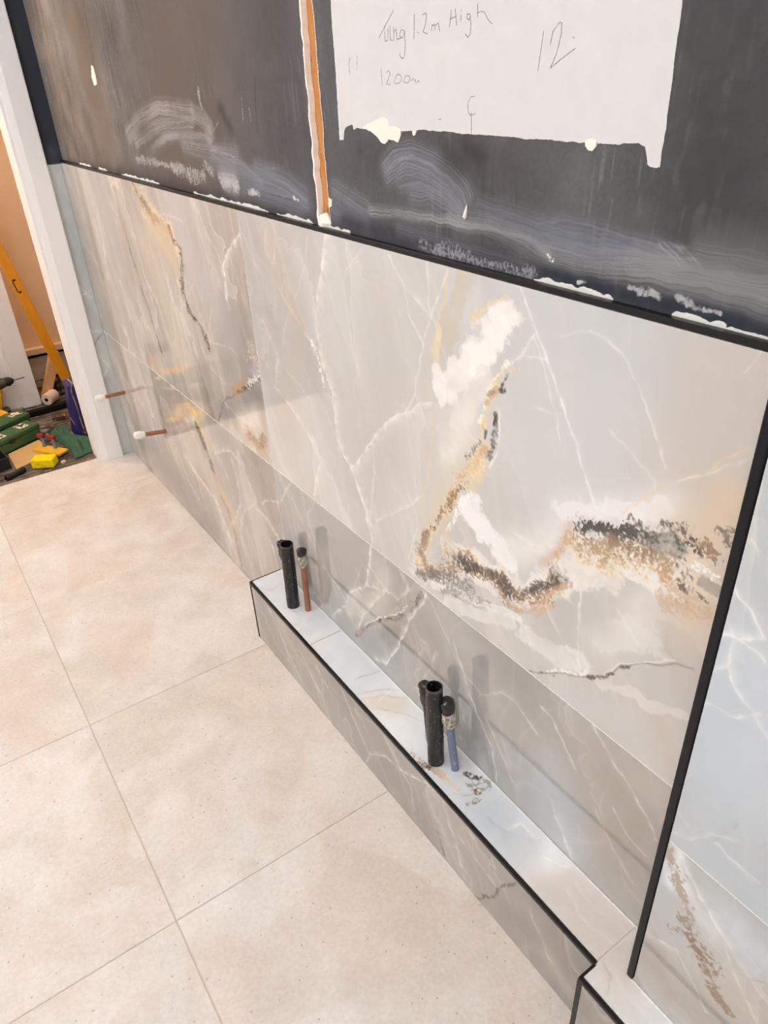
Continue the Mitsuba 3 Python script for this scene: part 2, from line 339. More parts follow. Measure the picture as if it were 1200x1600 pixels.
        (0, (252, 248, 242), 0.35, 3, 14, '-695,821 -652,819 -614,834'),
        (0, (176, 168, 160), 0.5, 3, 14, '-403,813 -402,791 -382,784'),
        (0, (245, 239, 229), 0.4, 3, 8, '-855,905 -830,867 -847,835'),
        (0, (252, 248, 242), 0.35, 3, 6, '-823,963 -799,938 -775,936'),
    ],
    'UL': [
        (2, (164, 155, 147), 0.85, 150, 150, '-3138,1032 -3114,721 -3002,428'),
        (2, (198, 190, 186), 0.8, 110, 110, '-2007,1153 -1939,1016 -1800,943'),
        (2, (172, 164, 158), 0.6, 80, 80, '-1727,926 -1816,802'),
        (2, (214, 200, 180), 0.6, 90, 90, '-2320,1028 -2228,854 -2140,715'),
        (2, (214, 190, 156), 0.8, 50, 50, '-2207,1097 -2155,1069 -2087,1027'),
        (2, (150, 146, 142), 0.85, 34, 34, '-1704,718 -1654,752 -1616,755'),
        (2, (150, 146, 142), 0.5, 40, 40, '-1888,619 -1760,672'),
        (2, (232, 222, 206), 0.8, 34, 34, '-1752,636 -1658,678'),
        (1, (200, 160, 116), 0.9, 44.2, 44.2, '-1710,604 -1663,602 -1636,603'),
        (1, (140, 110, 84), 0.8, 23.8, 23.8, '-1711,613 -1682,604 -1621,628'),
        (1, (224, 206, 190), 0.9, 44.2, 44.2, '-1624,867 -1610,854'),
        (2, (190, 188, 196), 0.8, 20, 20, '-1631,810 -1612,824'),
        (1, (232, 208, 166), 1, 44.2, 44.2, '-2310,1195 -2272,1167 -2213,1131 -2127,1115 -2048,1096 -2023,1053'),
        (1, (140, 110, 84), 0.9, 30.6, 30.6, '-2308,1198 -2272,1167 -2221,1135 -2184,1108'),
        (1, (98, 78, 64), 0.8, 17.0, 17.0, '-2248,1161 -2213,1131 -2144,1113'),
        (1, (200, 160, 116), 0.7, 30.6, 30.6, '-2195,1115 -2107,1106 -2054,1086'),
        (1, (98, 78, 64), 0.95, 15.3, 15.3, '-2058,1103 -2042,1072 -1999,1062 -2019,1015 -2046,964 -2045,928 -2018,885 -1965,868 -1932,839 -1922,811'),
        (1, (60, 54, 52), 0.7, 10.2, 10.2, '-2007,1039 -2036,983 -2034,922 -2005,882 -1946,860'),
        (0, (232, 208, 166), 0.6, 4, 8, '-2058,1103 -2015,1059 -2063,961 -2062,925 -2035,882 -1981,864'),
        (0, (140, 130, 118), 0.85, 14, 5, '-2512,1168 -2495,1062 -2483,972 -2448,912 -2447,856 -2415,808 -2405,725 -2377,680 -2390,647'),
        (1, (120, 117, 114), 0.9, 10.2, 10.2, '-2495,1062 -2483,972 -2469,918'),
        (1, (120, 117, 114), 0.9, 10.2, 10.2, '-2457,879 -2445,851 -2415,808 -2401,733 -2377,680'),
        (2, (160, 150, 138), 0.6, 30, 30, '-2521,1098 -2525,960 -2530,897'),
        (0, (245, 239, 229), 0.7, 4, 4, '-1840,1192 -1789,1128 -1731,1081 -1728,1041 -1738,977'),
        (0, (252, 248, 242), 0.85, 4, 24, '-1596,1152 -1666,1115 -1719,1064 -1729,1001 -1734,978'),
        (0, (245, 239, 229), 0.5, 4, 4, '-1596,1152 -1529,1139 -1479,1129'),
        (0, (245, 239, 229), 0.4, 8, 3, '-2096,1191 -2089,1136 -1946,1136'),
        (0, (245, 239, 229), 0.5, 4, 4, '-1923,829 -1757,847 -1716,829'),
        (0, (245, 239, 229), 0.5, 4, 18, '-2371,905 -2312,856 -2268,764 -2236,689'),
        (0, (245, 239, 229), 0.5, 4, 24, '-2166,942 -2147,852 -2146,754 -2152,691'),
        (0, (245, 239, 229), 0.45, 4, 18, '-1979,787 -1928,743 -1848,719'),
        (0, (245, 239, 229), 0.4, 4, 18, '-3161,935 -2982,867 -2858,817'),
        (0, (245, 239, 229), 0.5, 4, 14, '-2865,996 -2859,863 -2839,821 -2815,916 -2783,1070'),
        (0, (245, 239, 229), 0.4, 4, 18, '-2955,800 -2852,675 -2752,600 -2746,501'),
        (0, (245, 239, 229), 0.4, 4, 18, '-3286,740 -3171,657 -3031,556'),
        (0, (150, 142, 136), 0.5, 16, 4, '-2614,587 -2563,504 -2517,469'),
        (0, (150, 142, 136), 0.4, 20, 4, '-2104,784 -2054,678 -1982,618'),
        (0, (245, 239, 229), 0.4, 16, 4, '-2946,389 -2922,478 -2727,582'),
        (1, (60, 54, 52), 0.95, 10.2, 10.2, '-1596,807 -1667,768 -1717,737 -1755,720'),
        (0, (60, 54, 52), 0.85, 4, 5, '-1597,805 -1717,737 -1782,704 -1842,679 -1892,644 -1915,610 -1956,567'),
        (1, (200, 160, 116), 0.8, 23.8, 23.8, '-1691,767 -1753,726 -1786,705'),
        (1, (252, 248, 242), 0.8, 13.6, 13.6, '-1690,758 -1621,796 -1584,824'),
        (0, (245, 239, 229), 0.5, 4, 4, '-1918,659 -1792,642 -1665,658'),
        (0, (245, 239, 229), 0.5, 4, 4, '-1846,934 -1895,871 -1906,814'),
        (0, (245, 239, 229), 0.35, 4, 4, '-1957,980 -2078,885'),
    ],
    'LL': [
        (2, (148, 142, 137), 0.95, 130, 130, '-2858,160 -2527,92 -2236,32'),
        (2, (196, 184, 170), 0.7, 50, 50, '-2353,473 -2247,391 -2177,296'),
        (2, (172, 164, 156), 0.75, 46, 46, '-1960,500 -1897,415 -1908,296'),
        (2, (204, 188, 160), 0.7, 26, 26, '-2231,537 -2125,528 -2079,454'),
        (2, (198, 188, 176), 0.6, 50, 50, '-1808,410 -1791,260 -1772,174'),
        (2, (206, 186, 160), 0.8, 30, 30, '-2049,279 -1979,262 -1989,208'),
        (1, (232, 208, 166), 0.95, 30.6, 30.6, '-2213,550 -2173,518 -2144,487'),
        (1, (200, 160, 116), 0.8, 13.6, 13.6, '-2200,543 -2171,512'),
        (1, (60, 54, 52), 0.95, 20.4, 20.4, '-2164,492 -2144,453 -2117,405 -2096,343'),
        (1, (98, 78, 64), 0.95, 20.4, 20.4, '-2153,468 -2097,390 -2073,348'),
        (1, (200, 160, 116), 0.85, 15.3, 15.3, '-2103,340 -2069,294 -2023,254 -2004,196 -1993,144 -1985,109'),
        (1, (140, 110, 84), 0.8, 13.6, 13.6, '-2055,264 -2016,233 -1981,162 -1978,29'),
        (0, (200, 160, 116), 0.6, 4, 4, '-2083,324 -2023,254 -1988,184 -1976,35'),
        (0, (245, 239, 229), 0.7, 16, 3, '-2509,344 -2432,269 -2373,173 -2311,133'),
        (0, (245, 239, 229), 0.7, 34, 3, '-2352,300 -2256,250 -2101,218 -2038,107 -2050,74'),
        (0, (140, 132, 126), 0.5, 3, 18, '-2519,328 -2441,252 -2357,167'),
        (0, (245, 239, 229), 0.55, 3, 22, '-1900,458 -1879,400 -1879,310 -1918,268 -2008,187'),
        (0, (245, 239, 229), 0.6, 4, 4, '-1504,554 -1581,460 -1678,419 -1707,391'),
        (0, (245, 239, 229), 0.6, 26, 3, '-1737,361 -1678,351 -1625,323 -1623,258'),
        (0, (245, 239, 229), 0.6, 4, 18, '-2026,434 -1891,494 -1830,476'),
        (0, (245, 239, 229), 0.5, 18, 4, '-1757,367 -1844,303 -1932,188 -1915,96'),
        (0, (245, 239, 229), 0.35, 4, 4, '-2482,111 -2298,28 -2155,19'),
    ],
    'LR': [
        (2, (176, 170, 164), 0.8, 70, 70, '-1349,542 -1177,540 -1075,545'),
        (2, (188, 180, 172), 0.6, 50, 50, '-1495,471 -1389,326'),
        (2, (206, 198, 188), 0.7, 40, 40, '-1078,509 -1111,417 -1173,339'),
        (2, (184, 180, 176), 0.7, 80, 80, '-856,547 -740,436'),
        (2, (140, 136, 132), 0.85, 24, 24, '-1093,325 -1025,391 -1068,313'),
        (2, (172, 160, 146), 0.75, 70, 70, '-439,472 -374,450 -407,345'),
        (2, (188, 190, 192), 0.7, 60, 60, '-569,388 -526,275'),
        (2, (190, 180, 168), 0.8, 40, 40, '-399,528 -357,543'),
        (0, (245, 239, 229), 0.7, 4, 4, '-1502,560 -1580,467 -1711,378'),
        (0, (252, 248, 242), 0.55, 3, 3, '-1500,523 -1447,456 -1412,430 -1378,383 -1304,352 -1262,321'),
        (0, (245, 239, 229), 0.4, 4, 4, '-1376,565 -1419,508 -1421,469'),
        (0, (252, 248, 242), 0.75, 5, 12, '-1116,576 -1124,551 -1137,501 -1156,441 -1195,393 -1237,353 -1259,303 -1339,230'),
        (2, (216, 208, 196), 0.7, 20, 20, '-1196,382 -1242,293'),
        (0, (245, 239, 229), 0.7, 20, 3, '-1068,476 -1125,404 -1174,328 -1204,263'),
        (0, (245, 239, 229), 0.6, 3, 10, '-1148,440 -1068,476 -1026,479 -982,532'),
        (0, (245, 239, 229), 0.45, 3, 3, '-1141,507 -1068,476'),
        (0, (245, 239, 229), 0.4, 3, 3, '-1169,491 -1210,383'),
        (0, (245, 239, 229), 0.45, 3, 3, '-1072,580 -1063,534 -1065,482'),
        (0, (245, 239, 229), 0.5, 3, 14, '-1031,594 -1004,552 -982,532'),
        (0, (232, 208, 166), 0.5, 4, 8, '-982,541 -1020,466 -1060,422'),
        (1, (150, 140, 132), 0.95, 10, 10, '-972,505 -1014,448 -1074,400'),
        (1, (98, 78, 64), 0.95, 8, 8, '-938,543 -961,503 -985,480'),
        (1, (98, 78, 64), 0.95, 8, 8, '-1004,455 -1030,429 -1074,394 -1131,343 -1173,285 -1214,236'),
        (1, (60, 54, 52), 0.95, 6, 6, '-947,534 -956,518'),
        (1, (252, 248, 242), 0.7, 4, 4, '-984,489 -1047,425 -1116,363 -1178,296'),
        (1, (200, 160, 116), 0.8, 5, 5, '-1213,240 -1189,267'),
        (0, (252, 248, 242), 0.75, 14, 3, '-921,552 -957,494 -988,446 -1041,326 -1086,239 -1129,217'),
        (0, (245, 239, 229), 0.4, 4, 4, '-921,552 -856,482 -816,441'),
        (0, (245, 239, 229), 0.4, 3, 8, '-898,426 -945,308 -959,248'),
        (0, (252, 248, 242), 0.6, 4, 4, '-842,492 -816,441 -791,382 -755,333 -721,294 -702,217'),
        (0, (245, 239, 229), 0.35, 3, 8, '-812,430 -758,413 -697,468 -655,465 -605,437'),
        (0, (245, 239, 229), 0.35, 3, 14, '-746,362 -697,307 -658,262'),
        (0, (252, 248, 242), 0.55, 5, 3, '-596,508 -574,501 -546,466 -516,434'),
        (0, (252, 248, 242), 0.6, 6, 4, '-507,570 -493,552 -453,522 -443,513 -409,496 -377,468 -355,436'),
        (0, (245, 239, 229), 0.45, 3, 4, '-433,423 -392,391 -355,381'),
        (0, (252, 248, 242), 0.5, 3, 16, '-554,289 -523,246 -501,207'),
        (0, (245, 239, 229), 0.3, 3, 8, '-465,379 -418,332 -374,300'),
    ],
    'NU': [
        (2, (206, 213, 220), 0.8, 80, 80, '-251,877 -241,766'),
        (2, (196, 206, 214), 0.7, 50, 50, '-306,882 -281,843 -263,722'),
        (2, (190, 198, 204), 0.7, 60, 60, '-240,614 -184,594'),
        (0, (252, 248, 242), 0.75, 4, 4, '-310,993 -301,978 -278,966 -254,945'),
        (0, (252, 248, 242), 0.65, 4, 10, '-301,920 -279,927 -256,943'),
        (0, (252, 248, 242), 0.55, 4, 4, '-279,927 -263,926 -248,924'),
        (0, (252, 248, 242), 0.6, 4, 10, '-303,864 -280,888 -270,873 -250,854 -226,832'),
        (0, (252, 248, 242), 0.5, 4, 4, '-299,819 -262,832 -240,858'),
        (0, (252, 248, 242), 0.4, 10, 3, '-280,888 -284,924 -294,935'),
        (0, (252, 248, 242), 0.4, 8, 3, '-247,631 -223,627 -198,619 -175,623'),
        (0, (170, 178, 182), 0.5, 3, 14, '-247,631 -227,678'),
        (0, (252, 248, 242), 0.3, 3, 10, '-299,583 -277,595 -253,636 -224,658'),
        (0, (252, 248, 242), 0.3, 4, 4, '-300,628 -282,619'),
        (0, (252, 248, 242), 0.3, 8, 3, '-294,1041 -284,1031'),
    ],
    'NL': [
        (2, (176, 166, 154), 0.85, 60, 60, '-279,299 -229,272 -180,288'),
        (2, (188, 190, 190), 0.7, 40, 40, '-294,444 -263,393'),
        (2, (206, 212, 218), 0.85, 40, 40, '-192,515 -162,501 -148,510'),
        (2, (196, 184, 168), 0.6, 50, 50, '-163,390 -130,400'),
        (2, (226, 232, 236), 0.9, 12, 12, '-290,510 -280,485'),
        (2, (230, 232, 232), 0.8, 10, 10, '-284,559 -271,520 -258,500'),
        (2, (222, 222, 220), 0.6, 16, 16, '-253,500 -229,475 -213,468'),
        (1, (168, 150, 132), 0.9, 16, 16, '-297,543 -278,518 -265,487 -246,465 -235,443'),
        (1, (146, 126, 106), 0.95, 26, 26, '-246,441 -226,416 -210,409'),
        (1, (140, 110, 84), 0.8, 14, 14, '-228,422 -208,397 -180,360 -158,347'),
        (0, (252, 248, 242), 0.5, 4, 14, '-286,557 -254,528 -224,497 -191,472'),
        (0, (245, 239, 229), 0.5, 4, 18, '-173,460 -149,446 -132,433'),
        (0, (160, 148, 134), 0.4, 18, 4, '-188,460 -158,447 -137,467'),
        (0, (245, 239, 229), 0.5, 14, 3, '-301,344 -278,354 -239,379'),
        (0, (245, 239, 229), 0.4, 3, 3, '-250,380 -211,340 -182,302'),
        (0, (245, 239, 229), 0.4, 4, 12, '-194,466 -161,419 -133,377'),
    ],
    'T': [
        (2, (214, 218, 220), 0.6, 50, 50, '-1218,0 -1131,0'),
        (2, (252, 250, 246), 0.9, 60, 60, '-962,-79 -893,-76'),
        (2, (236, 222, 202), 0.8, 26, 26, '-1036,-81 -993,-40'),
        (2, (206, 212, 216), 0.8, 50, 50, '-664,-58 -595,-56'),
        (2, (226, 212, 198), 0.85, 80, 80, '-460,-60 -390,-58 -338,-56'),
        (0, (190, 170, 148), 0.5, 4, 6, '-1606,-88 -1564,-68 -1579,-30'),
        (0, (245, 239, 229), 0.6, 4, 8, '-1530,-86 -1510,-46 -1506,-8'),
        (0, (196, 180, 162), 0.5, 6, 3, '-1470,-77 -1419,-55 -1422,-14'),
        (0, (206, 196, 186), 0.5, 4, 8, '-1395,-88 -1386,-34'),
        (0, (170, 160, 150), 0.6, 5, 3, '-1127,-66 -1119,-26 -1114,8'),
        (0, (150, 140, 130), 0.7, 5, 3, '-1084,-92 -1059,-42 -1033,-11 -1008,6'),
        (0, (200, 160, 116), 0.4, 6, 6, '-1063,-94 -1035,-47 -991,-5'),
        (0, (252, 248, 242), 0.6, 3, 3, '-1025,-83 -1038,-35 -1054,13'),
        (0, (252, 248, 242), 0.6, 3, 3, '-1066,-71 -1086,-12'),
        (0, (200, 160, 116), 0.4, 4, 4, '-1011,-80 -977,-51 -927,-16'),
        (1, (170, 140, 110), 0.9, 12, 12, '-875,-86 -840,-90 -811,-78 -781,-77'),
        (1, (98, 78, 64), 0.9, 8, 8, '-834,-86 -814,-82 -793,-81'),
        (1, (232, 208, 166), 0.9, 16, 16, '-801,-78 -757,-71 -737,-70'),
        (1, (60, 54, 52), 0.9, 7, 7, '-761,-32 -745,-26 -734,-11'),
        (1, (150, 152, 146), 0.9, 14, 14, '-734,-40 -719,-27 -711,-9'),
        (1, (98, 78, 64), 0.85, 6, 6, '-721,-43 -709,-39'),
        (1, (140, 110, 84), 0.8, 6, 6, '-698,-75 -693,-63 -694,-49'),
        (0, (200, 160, 116), 0.5, 5, 8, '-730,-85 -711,-60 -707,-29'),
        (0, (252, 248, 242), 0.7, 3, 14, '-604,-47 -600,-18 -565,-15'),
        (0, (252, 248, 242), 0.7, 3, 3, '-525,-26 -494,-16 -482,11'),
        (0, (245, 239, 229), 0.6, 3, 3, '-460,-20 -416,-37 -388,-31'),
        (0, (245, 239, 229), 0.6, 3, 6, '-462,-43 -393,-70 -351,-56'),
        (0, (190, 196, 200), 0.6, 14, 4, '-646,-58 -612,-56 -573,-27'),
        (0, (196, 180, 164), 0.5, 6, 6, '-349,-88 -321,-99 -305,-124'),
        (0, (252, 248, 242), 0.5, 3, 10, '-324,-87 -288,-100 -253,-98'),
    ],
    'F': [
        (0, (245, 239, 229), 0.4, 12, 4, '-1522,184 -1434,83 -1371,35'),
        (0, (245, 239, 229), 0.4, 12, 4, '-1346,147 -1258,78'),
        (0, (252, 248, 242), 0.6, 4, 6, '-1132,181 -1093,127 -1048,73 -1028,51 -1056,-20'),
        (0, (245, 239, 229), 0.5, 4, 8, '-1028,51 -957,124 -909,137 -807,186 -749,208'),
        (0, (245, 239, 229), 0.4, 10, 4, '-955,187 -862,121 -853,54'),
        (0, (245, 239, 229), 0.4, 4, 10, '-749,188 -708,111 -687,51'),
        (1, (120, 108, 96), 0.9, 8, 8, '-778,85 -763,68 -746,17'),
        (1, (98, 78, 64), 0.95, 6, 6, '-629,4 -590,76 -570,137 -535,183'),
        (0, (98, 78, 64), 0.6, 3, 5, '-629,4 -590,72 -570,135 -535,185'),
        (2, (150, 140, 132), 0.7, 40, 40, '-536,80 -454,96'),
        (2, (184, 174, 162), 0.6, 30, 30, '-437,80 -388,53'),
        (0, (245, 239, 229), 0.4, 4, 12, '-491,145 -437,80'),
        (0, (245, 239, 229), 0.4, 4, 14, '-688,135 -592,110'),
    ],
    'L': [
        (0, (252, 248, 242), 0.5, 10, 4, '-50,764 -14,706'),
        (0, (252, 248, 242), 0.6, 4, 4, '-72,702 -10,741'),
        (0, (60, 54, 52), 0.8, 4, 6, '-56,498 -35,529 -11,554'),
        (0, (252, 248, 242), 0.5, 4, 10, '-43,564 -7,567'),
        (0, (252, 248, 242), 0.5, 4, 10, '-31,450 -7,416 -38,366'),
        (2, (176, 180, 178), 0.6, 30, 30, '-27,964 -40,822'),
    ],
    'P': [
        (2, (112, 100, 92), 0.9, 160, 400, '-1839,1639 -1986,1318'),
        (2, (120, 106, 96), 0.7, 120, 120, '-2524,1558 -2530,1331'),
        (2, (84, 80, 80), 0.7, 120, 120, '-1347,1574 -1369,1310'),
        (2, (78, 75, 74), 0.7, 60, 60, '-1097,1335 -868,1331 -740,1339'),
        (2, (66, 66, 68), 0.8, 120, 120, '-482,1476 -448,1318'),
        (2, (70, 66, 66), 0.7, 30, 30, '-3060,1187 -2372,1210 -1751,1207 -1368,1208'),
        (2, (70, 72, 80), 0.8, 22, 22, '-1758,1192 -1245,1199 -963,1211'),
        (3, (178, 170, 168), 0.94, 30, 30, '-2296,1314 -2170,1359 -2015,1385 -1894,1389 -1783,1385'),
        (3, (183, 178, 178), 0.88, 26, 26, '-1783,1385 -1719,1371 -1688,1352 -1723,1339'),
        (3, (170, 165, 165), 0.88, 22, 22, '-2239,1298 -2072,1339 -1884,1360 -1793,1365'),
        (3, (146, 141, 141), 0.75, 24, 24, '-2129,1282 -2037,1310 -1945,1328 -1808,1336'),
        (3, (170, 168, 170), 0.88, 14, 14, '-2111,1293 -1988,1322 -1863,1338 -1752,1339 -1698,1329'),
        (3, (153, 151, 153), 0.81, 30, 30, '-1879,1315 -1706,1310 -1564,1311'),
        (3, (146, 146, 151), 0.75, 24, 24, '-1709,1303 -1548,1285 -1466,1258'),
        (1, (176, 172, 170), 0.9, 14, 14, '-2250,1259 -2092,1261 -1965,1260 -1847,1256 -1771,1257'),
        (1, (180, 178, 178), 0.9, 20, 20, '-1756,1281 -1726,1266'),
        (2, (186, 182, 182), 0.95, 22, 22, '-1657,1258 -1604,1254'),
        (1, (190, 188, 188), 0.9, 24, 24, '-1674,1259 -1592,1252'),
        (1, (170, 168, 168), 0.8, 14, 14, '-1975,1258 -1855,1240 -1772,1246'),
        (0, (186, 184, 184), 0.6, 3, 3, '-1716,1312 -1620,1309 -1539,1294 -1491,1274 -1466,1258'),
        (3, (136, 141, 153), 1.0, 32, 32, '-1488,1282 -1387,1272 -1318,1259 -1283,1248'),
        (3, (126, 131, 143), 0.88, 32, 32, '-1560,1250 -1441,1245 -1309,1239'),
        (3, (134, 136, 143), 0.75, 26, 26, '-1722,1274 -1520,1278 -1403,1283'),
        (1, (210, 208, 206), 0.8, 10, 10, '-1532,1240 -1486,1241'),
        (1, (226, 224, 222), 0.9, 6, 6, '-1333,1248 -1318,1245'),
        (3, (136, 136, 146), 0.88, 26, 26, '-1186,1277 -1129,1263 -1079,1252'),
        (3, (122, 124, 134), 0.88, 26, 26, '-1203,1242 -1139,1239 -1080,1230'),
        (3, (146, 148, 158), 1.0, 22, 22, '-1025,1319 -998,1337 -954,1346 -906,1340 -866,1326 -834,1309 -823,1294'),
        (3, (143, 146, 156), 1.0, 24, 24, '-1021,1308 -969,1329 -916,1326 -873,1311 -842,1291 -836,1283'),
        (3, (136, 139, 148), 1.0, 24, 24, '-989,1301 -933,1313 -882,1299 -842,1276'),
        (3, (141, 143, 153), 1.0, 22, 22, '-960,1288 -912,1290 -868,1280 -836,1270'),
        (0, (60, 58, 58), 0.5, 3, 3, '-1035,1328 -1001,1344 -953,1352 -906,1345 -866,1331'),
        (3, (183, 183, 185), 1.0, 12, 12, '-1073,1254 -996,1259 -925,1259 -842,1259 -766,1260 -697,1259 -668,1247'),
        (3, (158, 161, 165), 0.88, 20, 20, '-868,1264 -785,1264 -710,1251 -675,1244'),
        (3, (126, 131, 143), 1.0, 24, 24, '-805,1284 -749,1279 -670,1273 -625,1269'),
        (3, (126, 131, 143), 1.0, 24, 24, '-785,1270 -700,1266 -624,1260 -566,1257'),
        (3, (122, 126, 141), 1.0, 26, 26, '-689,1271 -642,1280 -606,1280 -562,1272 -519,1266 -489,1259'),
        (3, (122, 126, 139), 1.0, 24, 24, '-666,1257 -595,1264 -530,1259 -496,1255'),
        (0, (128, 130, 138), 0.6, 3, 12, '-690,1279 -643,1289 -607,1289 -564,1280 -516,1272 -489,1260'),
        (3, (156, 156, 156), 1.0, 26, 26, '-675,1244 -622,1243 -569,1245 -511,1246 -440,1247 -365,1247'),
        (3, (143, 145, 146), 1.0, 26, 26, '-538,1253 -487,1253 -434,1256 -368,1258'),
        (3, (136, 137, 139), 0.88, 26, 26, '-477,1241 -424,1238 -362,1238'),
        (2, (104, 104, 104), 0.7, 20, 20, '-448,1285 -414,1287 -393,1284'),
        (3, (126, 126, 129), 0.75, 22, 22, '-460,1270 -417,1273 -370,1270'),
        (2, (48, 54, 66), 0.95, 16, 16, '-673,1221 -599,1221 -523,1216 -441,1215 -357,1215'),
        (2, (60, 62, 70), 0.8, 18, 18, '-1151,1227 -963,1224 -783,1222 -684,1219'),
        (3, (117, 119, 131), 0.75, 16, 16, '-996,1233 -838,1229 -708,1226'),
        (0, (170, 170, 170), 0.6, 2, 2, '-508,1276 -479,1258'),
        (0, (170, 170, 170), 0.6, 2, 2, '-502,1278 -475,1261'),
        (0, (170, 170, 170), 0.6, 2, 2, '-496,1280 -466,1264'),
        (0, (170, 170, 170), 0.6, 2, 2, '-488,1278 -460,1265'),
        (0, (170, 170, 170), 0.6, 2, 2, '-481,1278 -452,1260'),
        (1, (240, 240, 240), 0.9, 8, 8, '-670,1244 -662,1243'),
        (1, (220, 220, 222), 0.8, 5, 5, '-614,1222 -607,1224'),
        (1, (200, 200, 204), 0.7, 5, 5, '-542,1226 -524,1223 -498,1222'),
        (1, (200, 200, 204), 0.7, 5, 5, '-474,1225 -453,1219 -420,1220'),
        (1, (180, 180, 186), 0.55, 14, 14, '-930,1216 -838,1214 -757,1213 -696,1215'),
        (0, (50, 44, 44), 0.7, 3, 3, '-1442,1446 -1454,1383 -1455,1352'),
        (1, (176, 168, 162), 0.8, 7, 7, '-1725,1430 -1727,1409 -1723,1394'),
        (1, (150, 144, 140), 0.7, 5, 5, '-1511,1417 -1516,1378'),
        (1, (150, 144, 140), 0.7, 6, 6, '-1481,1394 -1483,1372'),
        (0, (200, 196, 194), 0.6, 2, 3, '-1692,1345 -1641,1366'),
        (2, (66, 62, 62), 0.6, 16, 16, '-1620,1392 -1585,1358'),
        (0, (58, 54, 54), 0.7, 2, 2, '-1153,1273 -1160,1254 -1141,1252'),
        (0, (58, 54, 54), 0.5, 2, 2, '-1130,1285 -1137,1268'),
        (2, (60, 58, 58), 0.7, 16, 16, '-827,1360 -804,1350'),
        (2, (64, 62, 62), 0.7, 18, 18, '-868,1339 -845,1331'),
        (0, (56, 52, 52), 0.5, 3, 3, '-776,1352 -777,1306'),
        (0, (66, 62, 62), 0.6, 12, 12, '-1093,1363 -1087,1340'),
        (2, (96, 92, 90), 0.5, 20, 20, '-560,1306 -537,1302'),
        (0, (120, 104, 90), 0.5, 20, 4, '-2917,1678 -2969,1470 -3032,1256'),
        (0, (84, 76, 70), 0.6, 14, 14, '-2442,1641 -2480,1463'),
        (2, (126, 110, 96), 0.6, 60, 60, '-2613,1608 -2576,1431'),
        (0, (206, 158, 120), 0.8, 5, 5, '-2950,1680 -2965,1613 -2966,1525 -2985,1433 -3015,1337'),
    ],
    'Q': [
        (0, (90, 96, 104), 0.5, 8, 3, '30,1695 26,1511 20,1312'),
        (2, (74, 80, 90), 0.6, 18, 18, '-22,1240 -22,1224'),
        (0, (150, 156, 164), 0.7, 3, 3, '8,1250 10,1225'),
        (1, (200, 180, 160), 0.9, 8, 8, '34,1462 31,1433 34,1421'),
    ],
}
PATCH = '-11491,15726 -11488,15413 -11497,15010 -11487,14590 -11496,14154 -11505,13838 -11513,13522 -11391,13527 -11353,13658 -11285,13724 -11185,13745 -11087,13757 -11058,13686 -10979,13715 -10812,13711 -10471,13695 -9666,13711 -9249,13740 -8813,13738 -8233,13719 -7893,13723 -7420,13718 -7184,13706 -6853,13712 -6326,13701 -6039,13706 -5757,13700 -5700,13721 -5526,13728 -5424,13703 -5397,13638 -5364,13538 -5329,13522 -5262,13508 -5210,13524 -5208,13642 -5202,13902 -5207,14287 -5208,14632 -5210,14930 -5213,15122'
BLOB = [
    '-10774,13721 -10603,13795 -10369,13844 -10195,13881 -10080,13841 -10070,13766 -9872,13763 -9746,13709 -9766,13641 -9852,13562 -9966,13583 -10083,13587 -10190,13522 -10275,13536 -10390,13619 -10561,13683',
    '-9478,13717 -9431,13735 -9386,13712 -9403,13671 -9449,13661',
    '-6225,13724 -6190,13744 -6117,13747 -6070,13730 -6072,13680 -6119,13627 -6166,13631 -6218,13673',
    '-24998,14915 -24832,14879 -24791,14564 -24839,14437 -25130,14407 -25221,14602',
    '-12020,12594 -11914,12573 -11931,12466 -12025,12435',
]
HAND = [
    '-9856,15168 -10234,14875',
    '-10088,15012 -10077,14823 -10036,14834',
    '-9999,14976 -10016,14826',
    '-9951,14998 -9952,14836 -9893,14827',
    '-9869,14987 -9867,14826',
    '-9860,14925 -9807,14959 -9789,14835 -9730,14844',
    '-9620,14931 -9682,14940 -9722,14893 -9713,14844 -9649,14853 -9608,14924 -9599,14765 -9615,14654 -9663,14605 -9718,14626 -9736,14671',
    '-9375,15094 -9396,14817',
    '-9316,14896 -9297,14886',
    '-9195,15077 -9132,15095 -9110,15060 -9128,14992 -9189,14890 -9097,14864',
    '-9005,14898 -8992,14960',
    '-8999,14938 -8947,14964 -8932,14900',
    '-8932,14940 -8869,14970 -8837,14877',
    '-8599,15082 -8634,14917',
    '-8525,15093 -8493,14926',
    '-8619,15000 -8504,15015',
    '-8411,15020 -8420,14966',
    '-8411,15069 -8407,15064',
    '-8238,15019 -8289,15028 -8298,14985 -8257,14961 -8234,15008 -8220,14916 -8234,14818 -8274,14785 -8325,14823',
    '-8097,15116 -8099,14984',
    '-8096,15021 -8042,15038 -7975,15023 -7924,14962 -7885,14928 -7837,14904',
    '-10212,14498 -10202,14297',
    '-10080,14449 -10025,14467 -9987,14440 -10032,14375 -10092,14303 -9983,14299',
    '-9803,14424 -9872,14373 -9884,14314 -9797,14307 -9717,14345 -9714,14397 -9772,14423 -9817,14411',
    '-9560,14407 -9638,14383 -9653,14325 -9565,14313 -9513,14349 -9518,14387 -9573,14407',
    '-9488,14342 -9437,14367 -9413,14335 -9376,14353 -9377,14309',
    '-9353,14309 -9315,14340 -9284,14321',
    '-8135,14154 -8207,14144 -8258,14084 -8261,14012 -8224,13946 -8171,13941 -8108,13964',
    '-8188,13965 -8182,13727',
    '-8871,13878 -8824,13881',
    '-11049,14662 -11086,14524 -11066,14440',
    '-10836,14677 -10859,14491',
    '-6975,14780 -7032,14409',
    '-6863,14650 -6831,14773 -6740,14853 -6709,14837 -6705,14746 -6759,14562 -6840,14427 -6670,14517 -6485,14604',
    '-6529,14707 -6515,14692',
]
